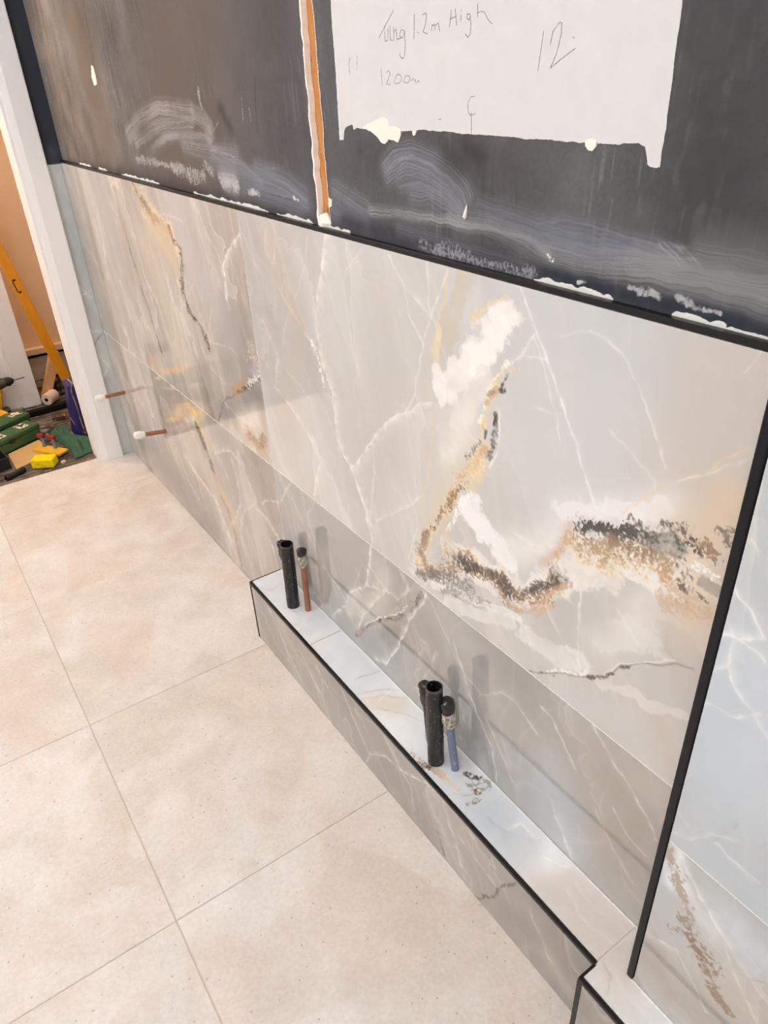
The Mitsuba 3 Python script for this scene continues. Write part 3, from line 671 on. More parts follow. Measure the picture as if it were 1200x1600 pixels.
SCR = [
    '-29080,11992 -27637,11988',
    '-26732,11991 -25818,11980',
    '-24287,12002 -21023,12024',
    '-18556,12041 -14530,12042',
    '-14129,12050 -12673,12056',
    '-12134,12055 -11366,12088',
    '-6892,12080 -5597,12054',
    '-4786,12060 -4136,12064',
    '-4166,12064 -3608,12055',
]

# ------------------------------------------------------------------ plan of the room (metres)
XL, XN, XR = -3.15, -0.302, 1.05            # return wall, projecting wall's corner, right end
H1, H2, ZT = 0.564, 1.2, 2.45               # tile joint, tile top, ceiling
XJ = -1.59                                  # upright tile joint
LX, LD, LH = -1.640, -0.1023, 0.205         # ledge end, ledge front, ledge top
JX, JD = -0.3527, -0.1385                   # where the ledge steps out
ND = -0.0718                                # projecting wall's face
YF = -2.35                                  # wall behind the camera
PY = 0.010                                  # face of the painted plasterboard

# ------------------------------------------------------------------ stone, paint and floor colours
def stone(c1, c2, seed, lean=(.93, .37), streak=.10, crack=.35, shard=.07):
    a, b = lin(c1), lin(c2); s = float(seed)
    W = mi.Color3f(*lin((236, 228, 218)))
    def base(u, v, p):
        wx, wy = fbm(u * 3.1 + s, v * 3.1, s), fbm(u * 3.1, v * 3.1 + s, s + 4)
        big = fbm(u * 2.3 + s * 3 + wx, v * 2.3 + wy, s + 9)
        x, y = u * lean[0] + v * lean[1], v * lean[0] - u * lean[1]
        st = fbm(x * 34 + 3 * wx + s, y * 4.5 + wy, s + 2) - .5
        c = mix(mi.Color3f(*a), mi.Color3f(*b), smoothstep(.28, .72, big)) * mi.Color3f(*GAIN.tolist()) * (1 + streak * 2.2 * st)
        r1 = dr.abs(noise(u * 7.5 + 2.2 * wx + s, v * 5 + 2.2 * wy, s + 5) - .5)
        r2 = dr.abs(noise(u * 15 + 3 * wy + s, v * 9 + 3 * wx, s + 6) - .5)
        m = noise(u * 3.3, v * 3.3, s + 8)
        ck = crack * (.8 * dr.exp(-r1 * 95) * smoothstep(.35, .7, m) + .5 * dr.exp(-r2 * 60) * smoothstep(.65, .35, m))
        haze = crack * .35 * dr.exp(-r1 * 14) * smoothstep(.4, .8, m)
        rg = rfbm(u * 26, v * 26, s + 3)
        f1, f2, k = mikit.voronoi(x * 8.5 + .9 * wx + .35 * rg + s, y * 2.3 + 1.2 * wy + .5 * rg)
        g1, g2, k2 = mikit.voronoi(x * 17 + 1.4 * wy + .5 * rg + s, y * 4.1 + 1.6 * wx + .6 * rg)
        c = c * (1 + shard * (1.1 * (k - .5) + .9 * (f1 - .4) + .6 * (k2 - .5) + .5 * (g1 - .4)))
        ck = ck + shard * 2.4 * dr.exp(-(f2 - f1) * 16) * smoothstep(.35, .8, k) + shard * 1.2 * dr.exp(-(g2 - g1) * 14) * smoothstep(.6, .9, k2)
        return mix(c, W * .95, dr.clip(ck + haze, 0, 1))
    return base

wall_uv = lambda p: (p.x, p.z)
top_uv = lambda p: (p.x, p.y)
left_uv = lambda p: (p.y, p.z)
GLOSS = dict(rough=.05, eta=1.92)
GAIN = np.array((.955, .985, 1.02))
def slab(name, c1, c2, seed, rows, plane, **k):
    mat(name, proc(painter(stone(c1, c2, seed, **k), rows, plane, GAIN)), **GLOSS)
slab('stone_upper_right', (192, 189, 185), (208, 203, 197), 1.7, STROKES['UR'], wall_uv, streak=.05, shard=.10, crack=.22)
slab('stone_upper_left', (176, 166, 157), (200, 190, 180), 4.3, STROKES['UL'], wall_uv, lean=(.97, .24), streak=.11, shard=.22, crack=.22)
slab('stone_lower_left', (164, 155, 147), (190, 181, 172), 6.1, STROKES['LL'], wall_uv, lean=(.92, .39), streak=.10, shard=.19, crack=.16)
slab('stone_lower_right', (154, 151, 147), (177, 173, 168), 8.8, STROKES['LR'], wall_uv, lean=(.9, .43), streak=.06, shard=.10, crack=.22)
slab('stone_pale_upper', (186, 191, 193), (203, 208, 210), 11.2, STROKES['NU'], wall_uv, streak=.04, shard=.09, crack=.16)
slab('stone_pale_lower', (162, 158, 152), (186, 186, 184), 12.9, STROKES['NL'], wall_uv, streak=.07, shard=.14, crack=.16)
GLOSS = dict(rough=.16, spec=.5)
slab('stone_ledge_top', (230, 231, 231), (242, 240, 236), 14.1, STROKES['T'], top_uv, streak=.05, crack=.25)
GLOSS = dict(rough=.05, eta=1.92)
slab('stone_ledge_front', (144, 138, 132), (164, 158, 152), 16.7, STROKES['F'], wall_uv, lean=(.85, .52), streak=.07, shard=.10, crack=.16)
slab('stone_return', (184, 188, 187), (196, 199, 198), 18.4, STROKES['L'], left_uv, crack=.22)

def paint_base(u, v, p):
    wx = fbm(u * 4, v * 4, 2.)
    big = fbm(u * 2.2 + wx, v * 3.2, 5.); st = fbm(u * 30 + 2.5 * wx, v * 6 + wx, 1.) - .5; sp = fbm(u * 260, v * 260, 8.) - .5
    bl = rfbm(u * 11 + wx, v * 9, 4., 4) - .5
    lft = smoothstep(-1.2, -2.9, u + .5 * wx)
    c = mix(mi.Color3f(*lin((97, 97, 100))), mi.Color3f(*lin((132, 124, 117))), lft)
    c = c * (1 + .35 * (big - .5) + .26 * st + .80 * bl + .30 * sp)
    sc = smoothstep(.66, .86, noise(u * 210 + 12 * wx, v * 26, 7.)) * smoothstep(.52, .72, noise(u * 14, v * 7, 9.))
    dk = smoothstep(.70, .85, noise(u * 120 + 9 * wx, v * 12, 17.)) * smoothstep(.5, .75, noise(u * 9, v * 5, 19.))
    return mix(mix(c, mi.Color3f(*lin((172, 168, 165))), .20 * sc * (.4 + 1.2 * (sp + .5))), mi.Color3f(*lin((52, 49, 48))), .3 * dk)
mat('wall_paint', proc(painter(paint_base, STROKES['P'], wall_uv, .95, .55, True)), rough=.62, spec=.25,
    bump=proc(lambda p, n, uv: fbm(p.x * 90, p.z * 90, 3.), .002), scale=.0006)
def navy_base(u, v, p): return mi.Color3f(*lin((50, 55, 65))) * (1 + .3 * (fbm(u * 30, v * 8, 1.) - .5))
mat('navy_paint', proc(painter(navy_base, STROKES['Q'], left_uv)), rough=.5, spec=.3)

JA, JB, JY = -1.5934, -0.9542, -0.6224      # floor joints
def floor_tex(p, n, uv):
    tx, ty = dr.floor((p.x + 1.5934) / .6392) * 1.0, dr.floor((p.y + .6224) / .6224)
    r = cell = mikit.cell_rand(tx * 3 + 7, ty * 5 + 3, 2)
    u, v = p.x + 7 * r, p.y + 3 * r
    w = fbm(u * 5, v * 5, 1.)
    big = fbm(u * 2.6 + w, v * 2.6 + w, 3.); med = fbm(u * 13 + w, v * 13, 5., 4); fine = fbm(u * 190, v * 190, 2.)
    c = mix(mi.Color3f(*lin((221, 209, 196))), mi.Color3f(*lin((229, 220, 210))), smoothstep(.3, .7, .55 * big + .45 * med))
    c = mix(c, mi.Color3f(*lin((222, 202, 184))), .45 * smoothstep(.5, .75, fbm(u * 4.5, v * 4.5 + 2, 8.)))
    c = mix(c, mi.Color3f(*lin((234, 228, 221))), .4 * smoothstep(.55, .68, fbm(u * 6 + 2 * w, v * 8 - w, 11.)))
    c = c * (1 + .16 * (fine - .5) + .12 * (med - .5))
    d, d2, k = mikit.voronoi(u * 42, v * 42)
    fleck = smoothstep(.085, .05, d * (.7 + .6 * fine)) * smoothstep(.80, .84, k)
    pale = smoothstep(.10, .04, d) * smoothstep(.3, .26, k)
    c = mix(c, mi.Color3f(*lin((150, 132, 116))), .6 * fleck)
    return mix(c, mi.Color3f(*lin((240, 232, 222))), .30 * pale) * mi.Color3f(.985, .998, 1.025)
mat('floor_stone', proc(floor_tex), rough=.42, spec=.35)
mat('floor_grout', (200, 190, 180), .9, spec=.1)
mat('wall_grout', (240, 238, 234), .8, spec=.2)
mat('black_trim', (17, 18, 20), .36, spec=.4)
mat('navy_trim', (13, 15, 22), .42, spec=.35)
mat('sealant', (232, 232, 230), .4)
mat('plaster_white', proc(lambda p, n, uv: mi.Color3f(*lin((223, 222, 222))) * (1 + .05 * (fbm(p.x * 60, p.z * 60, 1.) - .5))), rough=.85, spec=.15)
mat('filler', (248, 244, 230), .8, spec=.2)
mat('filler_strip', (240, 238, 232), .8, spec=.2)
mat('gypsum', proc(lambda p, n, uv: mi.Color3f(*lin((246, 243, 238))) * (1 + .12 * (fbm(p.y * 300 + p.x * 50, p.z * 90, 1.) - .5))), rough=.9, spec=.1)
mat('pencil', (134, 134, 138), .7, spec=.2)
mat('white_paint', (242, 242, 242), .6, spec=.25)
mat('room_white', (236, 234, 230), .8, spec=.2)
def batten(p, n, uv):
    g = fbm(p.x * 300 + p.z * 90, p.z * 14 - p.x * 60, 2.); d = fbm(p.x * 160, p.z * 60, 6.)
    c = mix(mi.Color3f(*lin((190, 126, 70))), mi.Color3f(*lin((214, 154, 98))), g)
    return mix(c, mi.Color3f(*lin((128, 80, 44))), .6 * smoothstep(.66, .78, d))
mat('batten_wood', proc(batten), rough=.75, spec=.2)

# ------------------------------------------------------------------ the setting
F = struct('floor', box(XL - .045, XR, YF, .012, -.05, -.0014), 'floor_grout', 'beige stone-look porcelain tiled floor')
g = .0013
for ya, yb in [(JY, 0.0), (JY * 2, JY), (JY * 3, JY * 2), (YF, JY * 3)]:
    for xa, xb in [(-2.852, JA), (XL - .04, -2.852), (JA, JB), (JB, -.315), (-.315, .324), (.324, XR)]:
        part(F, 'tile', box(xa + g, xb - g, ya + g, yb - g, -.012, 0, .0008), 'floor_stone')

WB = struct('wall_back', box(XL - .03, XR, .0225, .16, 0, ZT), 'gypsum', 'main wall, marble-look tiles below and dark painted plasterboard above')
j = .0011
part(WB, 'tile_grout', box(XL, XN, .0005, .0215, 0, H2 - .001), 'wall_grout')
part(WB, 'tile', box(XL + .001, XJ - j, 0, .0010, H1 + j, H2, .0004), 'stone_upper_left')
part(WB, 'tile', box(XJ + j, XN - .0106, 0, .0010, H1 + j, H2, .0004), 'stone_upper_right')
part(WB, 'tile', box(XL + .001, XJ - j, 0, .0010, .001, H1 - j, .0004), 'stone_lower_left')
part(WB, 'tile', box(XJ + j, XN - .0106, 0, .0010, .001, H1 - j, .0004), 'stone_lower_right')
GX0, GX1 = -1.2455, -1.2055                 # gap between the plasterboards
def board(x0, x1, wob):
    z = np.linspace(1.2, ZT, 320); k = np.stack([z * 55, z * 0 + x0, z * 0], -1)
    e = (meshkit.fbm(k, 4, 3) - .5) * .008 * wob
    ring = [(x0 + (e[i] if x0 > -2 else 0), z[i]) for i in range(320)] + [(x1 + (e[i] if x1 < -1 else 0), z[i]) for i in range(319, -1, -1)]
    return ring
for x0, x1 in [(XL, GX0), (GX1, XN)]:
    r = board(x0, x1, 1)
    pb = part(WB, 'plasterboard', flat_poly(r, PY + .0006, .0119), 'gypsum')
    q = np.array(r); s = np.array([x for x, z in r])
    q[:, 0] += np.where(np.abs(s - GX0) < .01, -.006 + .006 * (meshkit.fbm(np.stack([q[:, 1] * 40, q[:, 1] * 0, q[:, 1] * 0], -1), 3, 8) - .3), 0) + np.where(np.abs(s - GX1) < .01, .0025, 0)
    part(pb, 'paint_coat', flat_poly(q, PY, .0006), 'wall_paint', label='dark grey brushed paint with pale filler smears')
part(WB, 'timber_batten', box(GX0 - .02, GX1 + .02, .0215, .0226, 1.2, ZT), 'batten_wood', label='orange-brown timber showing in the gap between plasterboards')
lump = trimesh.creation.icosphere(3, 1.0); lump.vertices *= (.026, .007, .013)
lump.vertices += .005 * (meshkit.fbm(lump.vertices * 90, 3, 2)[:, None] - .5) * 2; lump.apply_translation((-1.226, .013, 1.2165))
part(WB, 'filler_dab', lump, 'filler', True, label='lump of white filler at the foot of the timber gap')
pp = part(WB, 'bare_patch', flat_poly(dec(PATCH)[1:-1] + [(-.523, 2.02), (-1.149, 2.02)], PY - .0004, .0004, .0012, 4), 'plaster_white', label='unpainted white plaster rectangle with pencil notes')
def ribbon(pts, w, y, d):
    from shapely.geometry import LineString
    return flat_poly(LineString(pts).buffer(w / 2, quad_segs=2).simplify(.0001), y, d)
part(pp, 'pencil_note', cat([ribbon(dec(h), .0010 if k < 20 else .0008, PY - .0006, .0002) for k, h in enumerate(HAND)]), 'pencil', label='pencil handwriting reading Tiling 1.2m High, 1200mm and 12')
for k, bl in enumerate(BLOB):
    part(WB, 'filler_dab', flat_poly(dec(bl), PY - .0016, .0016, .0012, 20 + k), 'filler')
for k, sc in enumerate(SCR):
    (xa, _), (xb, _) = dec(sc); zz = 1.2085
    xs = np.linspace(xa, xb, 60); kk = np.stack([xs * 60, xs * 0 + k, xs * 0], -1)
    up = zz + .006 * np.clip(meshkit.fbm(kk, 3, k) * 1.6 + .05 - .5 * np.abs(np.linspace(-1, 1, 60)) ** 6, .12, 1.2)
    part(WB, 'filler_strip', flat_poly(list(zip(xs, xs * 0 + zz - .002)) + list(zip(xs[::-1], up[::-1])), PY - .0012, .0012), 'filler_strip')
drip = lathe([(0, 0), (.0035, .004), (.0028, .010), (.0012, .018), (0, .022)], (-.829, PY - .002, 1.266), (-.824, PY - .001, 1.288), 12)
part(WB, 'filler_dab', drip, 'filler', True)
TT = struct('trim_1', cat([box(XL, XN, -.0012, .0098, 1.2004, 1.2086, .0008), box(XL, XN, .0002, .0098, 1.1995, 1.2006)]), 'black_trim', 'black metal trim capping the wall tiles')

# projecting wall on the right
WN = struct('wall_projection', cat([box(XN + .0025, XR, ND + .0005, .0222, LH + .0005, 1.2), box(XN, XR, ND + .003, .0222, 1.2, ZT)]), 'wall_grout', 'projecting boxed wall with pale blue-grey marble tiles')
part(WN, 'tile', box(XN + .0028, XR, ND, ND + .0008, H1 + j, H2, .0003), 'stone_pale_upper')
part(WN, 'tile', box(XN + .0028, XR, ND, ND + .0008, LH + .001, H1 - j, .0003), 'stone_pale_lower')
part(WN, 'return_tile', box(XN + .0015, XN + .003, ND + .002, -.0005, LH + .001, H2), 'stone_pale_upper')
part(WN, 'paint_coat', cat([box(XN, XR, ND, ND + .003, 1.2086, ZT), box(XN - .001, XN, ND, PY, 1.2086, ZT)]), 'wall_paint')
struct('trim_2', box(XN - .0105, XN, ND - .0012, ND + .010, LH - .001, 1.2086, .001), 'navy_trim', 'black metal corner trim up the projecting wall')
struct('trim_3', box(XN, XR, ND - .0012, ND + .0012, 1.2002, 1.2086, .0008), 'black_trim', 'black metal trim capping the projecting wall tiles')

# boxed ledge
TL = group_struct('tiled_ledge', 'low boxed ledge tiled in marble with black edge trims')
labels['tiled_ledge'] = {'label': 'low boxed ledge tiled in marble with black edge trims along the wall foot', 'category': 'ledge'}
e = .008
part(TL, 'core', cat([box(LX + .003, XR, LD + .003, -.0004, .0004, LH - .004), box(JX + .003, XR, JD + .003, LD, .0004, LH - .004)]), 'wall_grout')
TJ = -1.298
part(TL, 'top_tile', box(LX + .003, TJ - j, LD + e, -.0022, LH - .004, LH, .0004), 'stone_ledge_top')
part(TL, 'top_tile', box(TJ + j, JX - .0004, LD + e, -.0022, LH - .004, LH, .0004), 'stone_ledge_top')
part(TL, 'top_tile', box(JX + .004, XR, JD + e, ND - .0022 if False else -.0022, LH - .004, LH - .0001, .0004), 'stone_ledge_top')
part(TL, 'front_tile', box(LX + e, JX - .0005, LD, LD + .003, .0006, LH - e - .0015, .0004), 'stone_ledge_front')
part(TL, 'front_tile', box(JX + e, XR, JD, JD + .003, .0006, LH - e - .0015, .0004), 'stone_ledge_front')
part(TL, 'end_tile', box(LX, LX + .003, LD + e, -.0005, .0006, LH - .003, .0004), 'stone_ledge_front')
part(TL, 'step_tile', box(JX, JX + .003, JD + e, LD - .0003, .0006, LH - e - .001, .0004), 'stone_ledge_front')
part(TL, 'edge_trim', box(LX, JX + .001, LD - .001, LD + e - .001, LH - e, LH + .0006, .001), 'black_trim')
part(TL, 'edge_trim', box(JX, XR, JD - .001, JD + e - .001, LH - e, LH + .0006, .001), 'black_trim')
part(TL, 'edge_trim', box(JX - .0005, JX + .0045, JD, LD, LH - e, LH + .0006, .001), 'black_trim')
part(TL, 'edge_trim', box(LX - .0008, LX + .003, LD, -.0005, LH - .004, LH + .0006, .001), 'black_trim')
part(TL, 'corner_trim', box(LX - .001, LX + e - .001, LD - .001, LD + e, .0006, LH - e + .001, .001), 'black_trim')
part(TL, 'corner_trim', box(JX - .001, JX + e + .001, JD - .001, JD + e, .0006, LH - e + .001, .001), 'black_trim')
part(TL, 'grout_line', cat([box(LX + e, JX - .001, LD + .0004, LD + .003, LH - e - .0016, LH - e), box(JX + e, XR, JD + .0004, JD + .003, LH - e - .0016, LH - e)]), 'wall_grout')
part(TL, 'sealant_bead', cat([box(LX + .003, XN - .011, -.0030, -.0004, LH - .001, LH + .0022, .0008), box(XN, XR, ND - .0028, ND - .0002, LH - .001, LH + .0018, .0008)]), 'sealant')

# return wall with the door opening, the hall beyond
WL = struct('wall_left', cat([box(XL - .10, XL - .012, -.1375, .16, 0, ZT), box(XL - .10, XL, YF, -1.05, 0, ZT), box(XL - .10, XL, -1.05, -.15, 2.06, ZT)]), 'room_white', 'return wall with a doorway')
part(WL, 'tile', box(XL - .012, XL, -.137, -.0002, .001, 1.196, .0005), 'stone_return')
part(WL, 'paint_coat', box(XL - .012, XL + .001, -.137, PY, 1.199, ZT), 'navy_paint', label='navy painted strip above the tiles')
D1 = group_struct('door_1', 'white painted door frame')
def architrave(y0, y1, z1, s):
    w = y0 - y1
    prof = [(0, 0), (0, .016), (.003, .018), (w - .022, .018), (w, .008), (w, 0)]
    P = Polygon(prof); m = trimesh.creation.extrude_polygon(P, z1, engine='earcut'); v = m.vertices.copy()
    m.vertices = np.stack([XL + v[:, 1], y0 - v[:, 0] if s > 0 else y1 + v[:, 0], v[:, 2] + .0006], -1); m.fix_normals(); return m
part(D1, 'architrave', architrave(-.052, -.139, 2.14, 1), 'white_paint')
part(D1, 'architrave', architrave(-1.06, -1.147, 2.14, -1), 'white_paint')
part(D1, 'architrave', box(XL, XL + .018, -1.147, -.052, 2.054, 2.14, .003), 'white_paint')
part(D1, 'lining', box(XL - .125, XL + .004, -.1515, -.1375, -.012, 2.06, .001), 'white_paint')
part(D1, 'lining', box(XL - .125, XL + .006, -1.05, -1.03, -.012, 2.06, .001), 'white_paint')

struct('ceiling', box(XL - .1, XR, YF, .16, ZT, ZT + .1), 'room_white', 'white ceiling')
struct('wall_right', box(XR, XR + .1, YF, .16, 0, ZT), 'room_white', 'plain white end wall')
struct('wall_front', box(XL - .1, XR + .1, YF - .1, YF, 0, ZT), 'room_white', 'plain white wall behind the viewer')

# lamps in the ceiling
def lamp(x, y):
    k = thing('downlight', 'round white recessed downlight in the ceiling', 'light', 'ceiling downlights')
    part(k, 'rim', lathe([(.046, 0), (.058, 0), (.058, .006), (.046, .004)], (x, y, ZT - .006), (x, y, ZT), 32), 'white_paint')
    m = trimesh.creation.cylinder(.045, .002, sections=32); m.apply_translation((x, y, ZT - .0035))
    d = part(k, 'diffuser', m, 'white_paint')
    scene[d]['emitter'] = {'type': 'area', 'radiance': {'type': 'rgb', 'value': [LAMP * t for t in LAMP_TINT]}}
for x, y in LAMPS: lamp(x, y)

# ------------------------------------------------------------------ pipes
def pipe_plastic(p, n, uv):
    sm = fbm(p.x * 120, p.z * 60, 2. + p.y * 80); sp = fbm(p.x * 400 + p.y * 300, p.z * 330, 5.)
    c = mix(mi.Color3f(*lin((24, 24, 27))), mi.Color3f(*lin((56, 57, 62))), .35 * smoothstep(.55, .8, sm))
    return mix(c, mi.Color3f(*lin((210, 210, 208))), smoothstep(.80, .83, sp))
mat('black_plastic', proc(pipe_plastic), rough=.33, spec=.5)
mat('pipe_inside', (12, 12, 13), .6, spec=.2)
def copper(p, n, uv):
    t = fbm(p.x * 300, p.z * 70 + p.y * 70, 3.)
    return mix(mi.Color3f(*lin((138, 90, 68))), mi.Color3f(*lin((178, 124, 98))), t)
mat('copper', proc(copper), rough=.45, metallic=.35)
mat('blue_grey_paint', proc(lambda p, n, uv: mix(mi.Color3f(*lin((112, 124, 148))), mi.Color3f(*lin((150, 160, 178))), smoothstep(.62, .72, fbm(p.x * 260, p.z * 140, 3. + p.y * 90)))), rough=.5)
mat('black_tape', (22, 22, 25), .22, spec=.6)
def putty(p, n, uv): return mix(mi.Color3f(*lin((122, 112, 98))), mi.Color3f(*lin((206, 200, 188))), smoothstep(.3, .7, fbm(p.x * 330 + p.y * 200, p.z * 300, 3.)))
mat('putty', proc(putty), rough=.6)
mat('dull_metal', proc(lambda p, n, uv: mi.Color3f(*lin((82, 76, 72))) * (.7 + .6 * fbm(p.x * 200, p.z * 120, 1.))), rough=.5, metallic=.3)
mat('white_plastic', (238, 236, 230), .4)

def waste(x, y, top, lean, label):
    k = thing('waste_pipe', label, 'pipe', mesh=lathe([(.0150, -.002), (.0172, 0), (.0172, top - LH - .001), (.0165, top - LH), (.0148, top - LH), (.0148, top - LH - .06), (0, top - LH - .06)], (x, y, LH), (x + lean, y, top), 36), bsdf='black_plastic', smooth=35)
    part(k, 'bore', tube((x + lean * .6, y, LH + .09), (x + lean * .7, y, LH + .115), .0148, 24), 'pipe_inside')
    part(k, 'cut_rim', lathe([(.0149, 0), (.0176, -.001), (.0176, .003), (.0149, .0035)], (x + lean, y, top - .003), (x + lean * 1.03, y, top), 36), 'dull_metal', 30)
    return k
def capped(x, y, top, lean, r, body, capm, jointm, label, seed, cap_h=.03, j_h=.045, cap_r=.013):
    base, dirn = np.array((x, y, LH)), np.array((lean[0], lean[1], top - LH)); L = np.linalg.norm(dirn)
    at = lambda t: tuple(base + dirn * (t / L))
    k = thing('water_pipe', label, 'pipe')
    part(k, 'tube', tube(at(-.002), at(L - cap_h), r, 20), body, 35)
    jt = lathe([(0, 0), (r * 1.15, 0), (cap_r * .95, .012), (cap_r, j_h * .5), (cap_r * .86, j_h), (0, j_h)], at(L - cap_h - j_h + .006), at(L - cap_h + .006), 24)
    part(k, 'joint', crumple(jt, .0022, 160, seed, .004), jointm, 40)
    cp = lathe([(0, 0), (cap_r * .95, .001), (cap_r * 1.05, cap_h * .4), (cap_r * .98, cap_h * .85), (cap_r * .6, cap_h), (0, cap_h)], at(L - cap_h), at(L), 24)
    part(k, 'cap', crumple(cp, .0022, 120, seed + 3, .004), capm, 40)
    return k
waste(-1.4665, -.052, .4125, .010, 'black waste pipe standing on the ledge beside the bare copper pipe')
waste(-.8215, -.060, .4165, -.003, 'black waste pipe standing on the ledge beside the blue-grey pipe')
capped(-1.4235, -.0295, .412, (.009, -.002), .0078, 'copper', 'black_tape', 'putty', 'bare copper water pipe with a black cap, right of the farther black waste pipe', 1, .020, .045, .0125)
capped(-.7815, -.041, .389, (-.024, -.003), .0082, 'blue_grey_paint', 'black_tape', 'putty', 'blue-grey painted water pipe with a black taped cap on the ledge', 5, .032, .046, .0145)
capped(-1.5210, -.030, .372, (-.014, -.002), .0078, 'dull_metal', 'black_tape', 'dull_metal', 'dark capped water pipe half hidden behind the farther black waste pipe', 9, .020, .045, .0125)
capped(-.8740, -.036, .366, (-.012, -.002), .0080, 'dull_metal', 'black_tape', 'dull_metal', 'dark capped water pipe half hidden behind the nearer black waste pipe', 13, .026, .040, .0128)

def stub(x, z, dz, y1, y2, label):
    k = thing('pipe_stub', label, 'pipe')
    zt = lambda y: z + dz * (y / y2)
    part(k, 'tube', tube((x, .006, z), (x, y1 - .004, zt(y1)), .0078, 20), 'copper', 35)
    part(k, 'cap', lathe([(0, 0), (.010, 0), (.0115, .002), (.0115, .010), (.0142, .012), (.0142, .030), (.0125, .036), (.008, .040), (0, .040)], (x, y1, zt(y1)), (x, y2, zt(y2)), 24), 'white_plastic', 35)
stub(-3.0376, .3237, .003, -.0833, -.1250, 'copper pipe stub with a white cap, the one nearer the white door frame')
stub(-2.534, .325, .0186, -.0800, -.1200, 'copper pipe stub with a white cap, lower in view and nearer the ledge')

# ------------------------------------------------------------------ the hall beyond the doorway
HZ = -.015
mat('hall_orange', proc(lambda p, n, uv: mi.Color3f(*lin((224, 198, 170))) * (1 + .12 * (fbm(p.y * 6, p.z * 4, 2.) - .5))), rough=.8, spec=.2)
def boards(p, n, uv):
    g = fbm(p.x * 120, p.y * 9, 3.); b = fbm(p.x * 12, p.y * 12, 8.)
    c = mix(mi.Color3f(*lin((58, 50, 45))), mi.Color3f(*lin((136, 124, 114))), smoothstep(.3, .75, .5 * g + .5 * b))
    return mix(c, mi.Color3f(*lin((186, 180, 172))), .5 * smoothstep(.66, .8, fbm(p.x * 40, p.y * 22, 12.)))
mat('hall_boards', proc(boards), rough=.75, spec=.2)
mat('void_dark', (28, 25, 23), .9, spec=.1)
FH = struct('floor_hall', box(-4.75, XL - .045, -1.4, .35, HZ - .06, HZ - .020), 'void_dark', 'worn dark floorboards of the hall')
xb = XL - .046
for w in (.085, .13, .13, .13, .13, .13, .13, .13, .13, .13, .13):
    part(FH, 'board', box(xb - w + .003, xb, -1.4, .35, HZ - .018, HZ + random.uniform(-.002, 0), .002), 'hall_boards'); xb -= w
struct('wall_hall', box(-4.60, -4.50, -1.4, .45, HZ - .02, ZT), 'hall_orange', 'peach plastered hall wall')
struct('wall_hall_side', box(-4.60, XL - .1, .35, .45, HZ - .02, ZT), 'hall_orange', 'peach plastered side wall of the hall')
struct('wall_hall_far', box(-4.60, XL - .1, -1.5, -1.4, HZ - .02, ZT), 'hall_orange', 'peach plastered end of the hall')
struct('ceiling_hall', box(-4.60, XL - .1, -1.5, .45, ZT, ZT + .05), 'room_white', 'hall ceiling')
mat('skirting_board', (190, 186, 184), .5)
BB = struct('baseboard_hall', box(-4.50, -4.484, -1.4, .35, HZ, .115, .002), 'skirting_board', 'grey skirting of the hall')
part(BB, 'rail', box(-4.50, -4.462, -1.4, .35, .135, .172, .004), 'hall_orange')
part(BB, 'shadow_gap', box(-4.50, -4.495, -1.4, .35, .113, .137), 'void_dark')
kb = thing('hall_lamp', 'warm round ceiling lamp in the hall', 'light')
part(kb, 'rim', lathe([(.10, 0), (.115, 0), (.115, .03), (.10, .03)], (-3.75, -.75, ZT - .03), (-3.75, -.75, ZT), 32), 'white_paint')
mm = trimesh.creation.cylinder(.1, .004, sections=32); mm.apply_translation((-3.75, -.75, ZT - .02))
dd = part(kb, 'diffuser', mm, 'white_paint')
scene[dd]['emitter'] = {'type': 'area', 'radiance': {'type': 'rgb', 'value': [HALL_LAMP, HALL_LAMP * .80, HALL_LAMP * .58]}}

wb = thing('door_leaf', 'white door leaf standing upright in the hall behind the drill', 'door', mesh=box(-4.115, -4.078, -.98, -.203, HZ, 1.15, .002), bsdf='white_paint')
for yy in (-.30, -.62):
    part(wb, 'moulding', cat([box(-4.079, -4.075, yy - .012, yy, .12, 1.05, .0015)]), 'white_paint')
mat('level_yellow', proc(lambda p, n, uv: mi.Color3f(*lin((226, 150, 22))) * (.92 + .16 * fbm(p.y * 70, p.z * 12, 1.))), rough=.4)
mat('grey_plastic', (120, 122, 128), .5)
mat('dark_plastic', (30, 29, 30), .45)
a0, a1 = np.array((-4.02, -.0575, .105)), np.array((-4.02, -.2255, .98))
dv = (a1 - a0); Lv = np.linalg.norm(dv); ang = math.atan2(dv[1], dv[2])
def on_level(t0, t1, w, d, off=0.0):
    m = box(-d / 2, d / 2, off - w / 2, off + w / 2, t0, t1, .002)
    m.apply_transform(trimesh.transformations.rotation_matrix(-ang, [1, 0, 0])); m.apply_translation(a0); return m
lv = thing('spirit_level', 'long yellow spirit level leaning beside the doorway', 'spirit level')
part(lv, 'beam', on_level(-.118, Lv, .050, .022), 'level_yellow')
part(lv, 'band', on_level(-.012, .012, .0512, .0232), 'grey_plastic')
part(lv, 'end_cap', on_level(Lv, Lv + .02, .046, .020), 'grey_plastic')
part(lv, 'marking', cat([on_level(.485, .497, .018, .0232, -.004), on_level(.495, .550, .008, .0232, -.012), on_level(.545, .557, .018, .0232, -.004)]), 'dark_plastic')

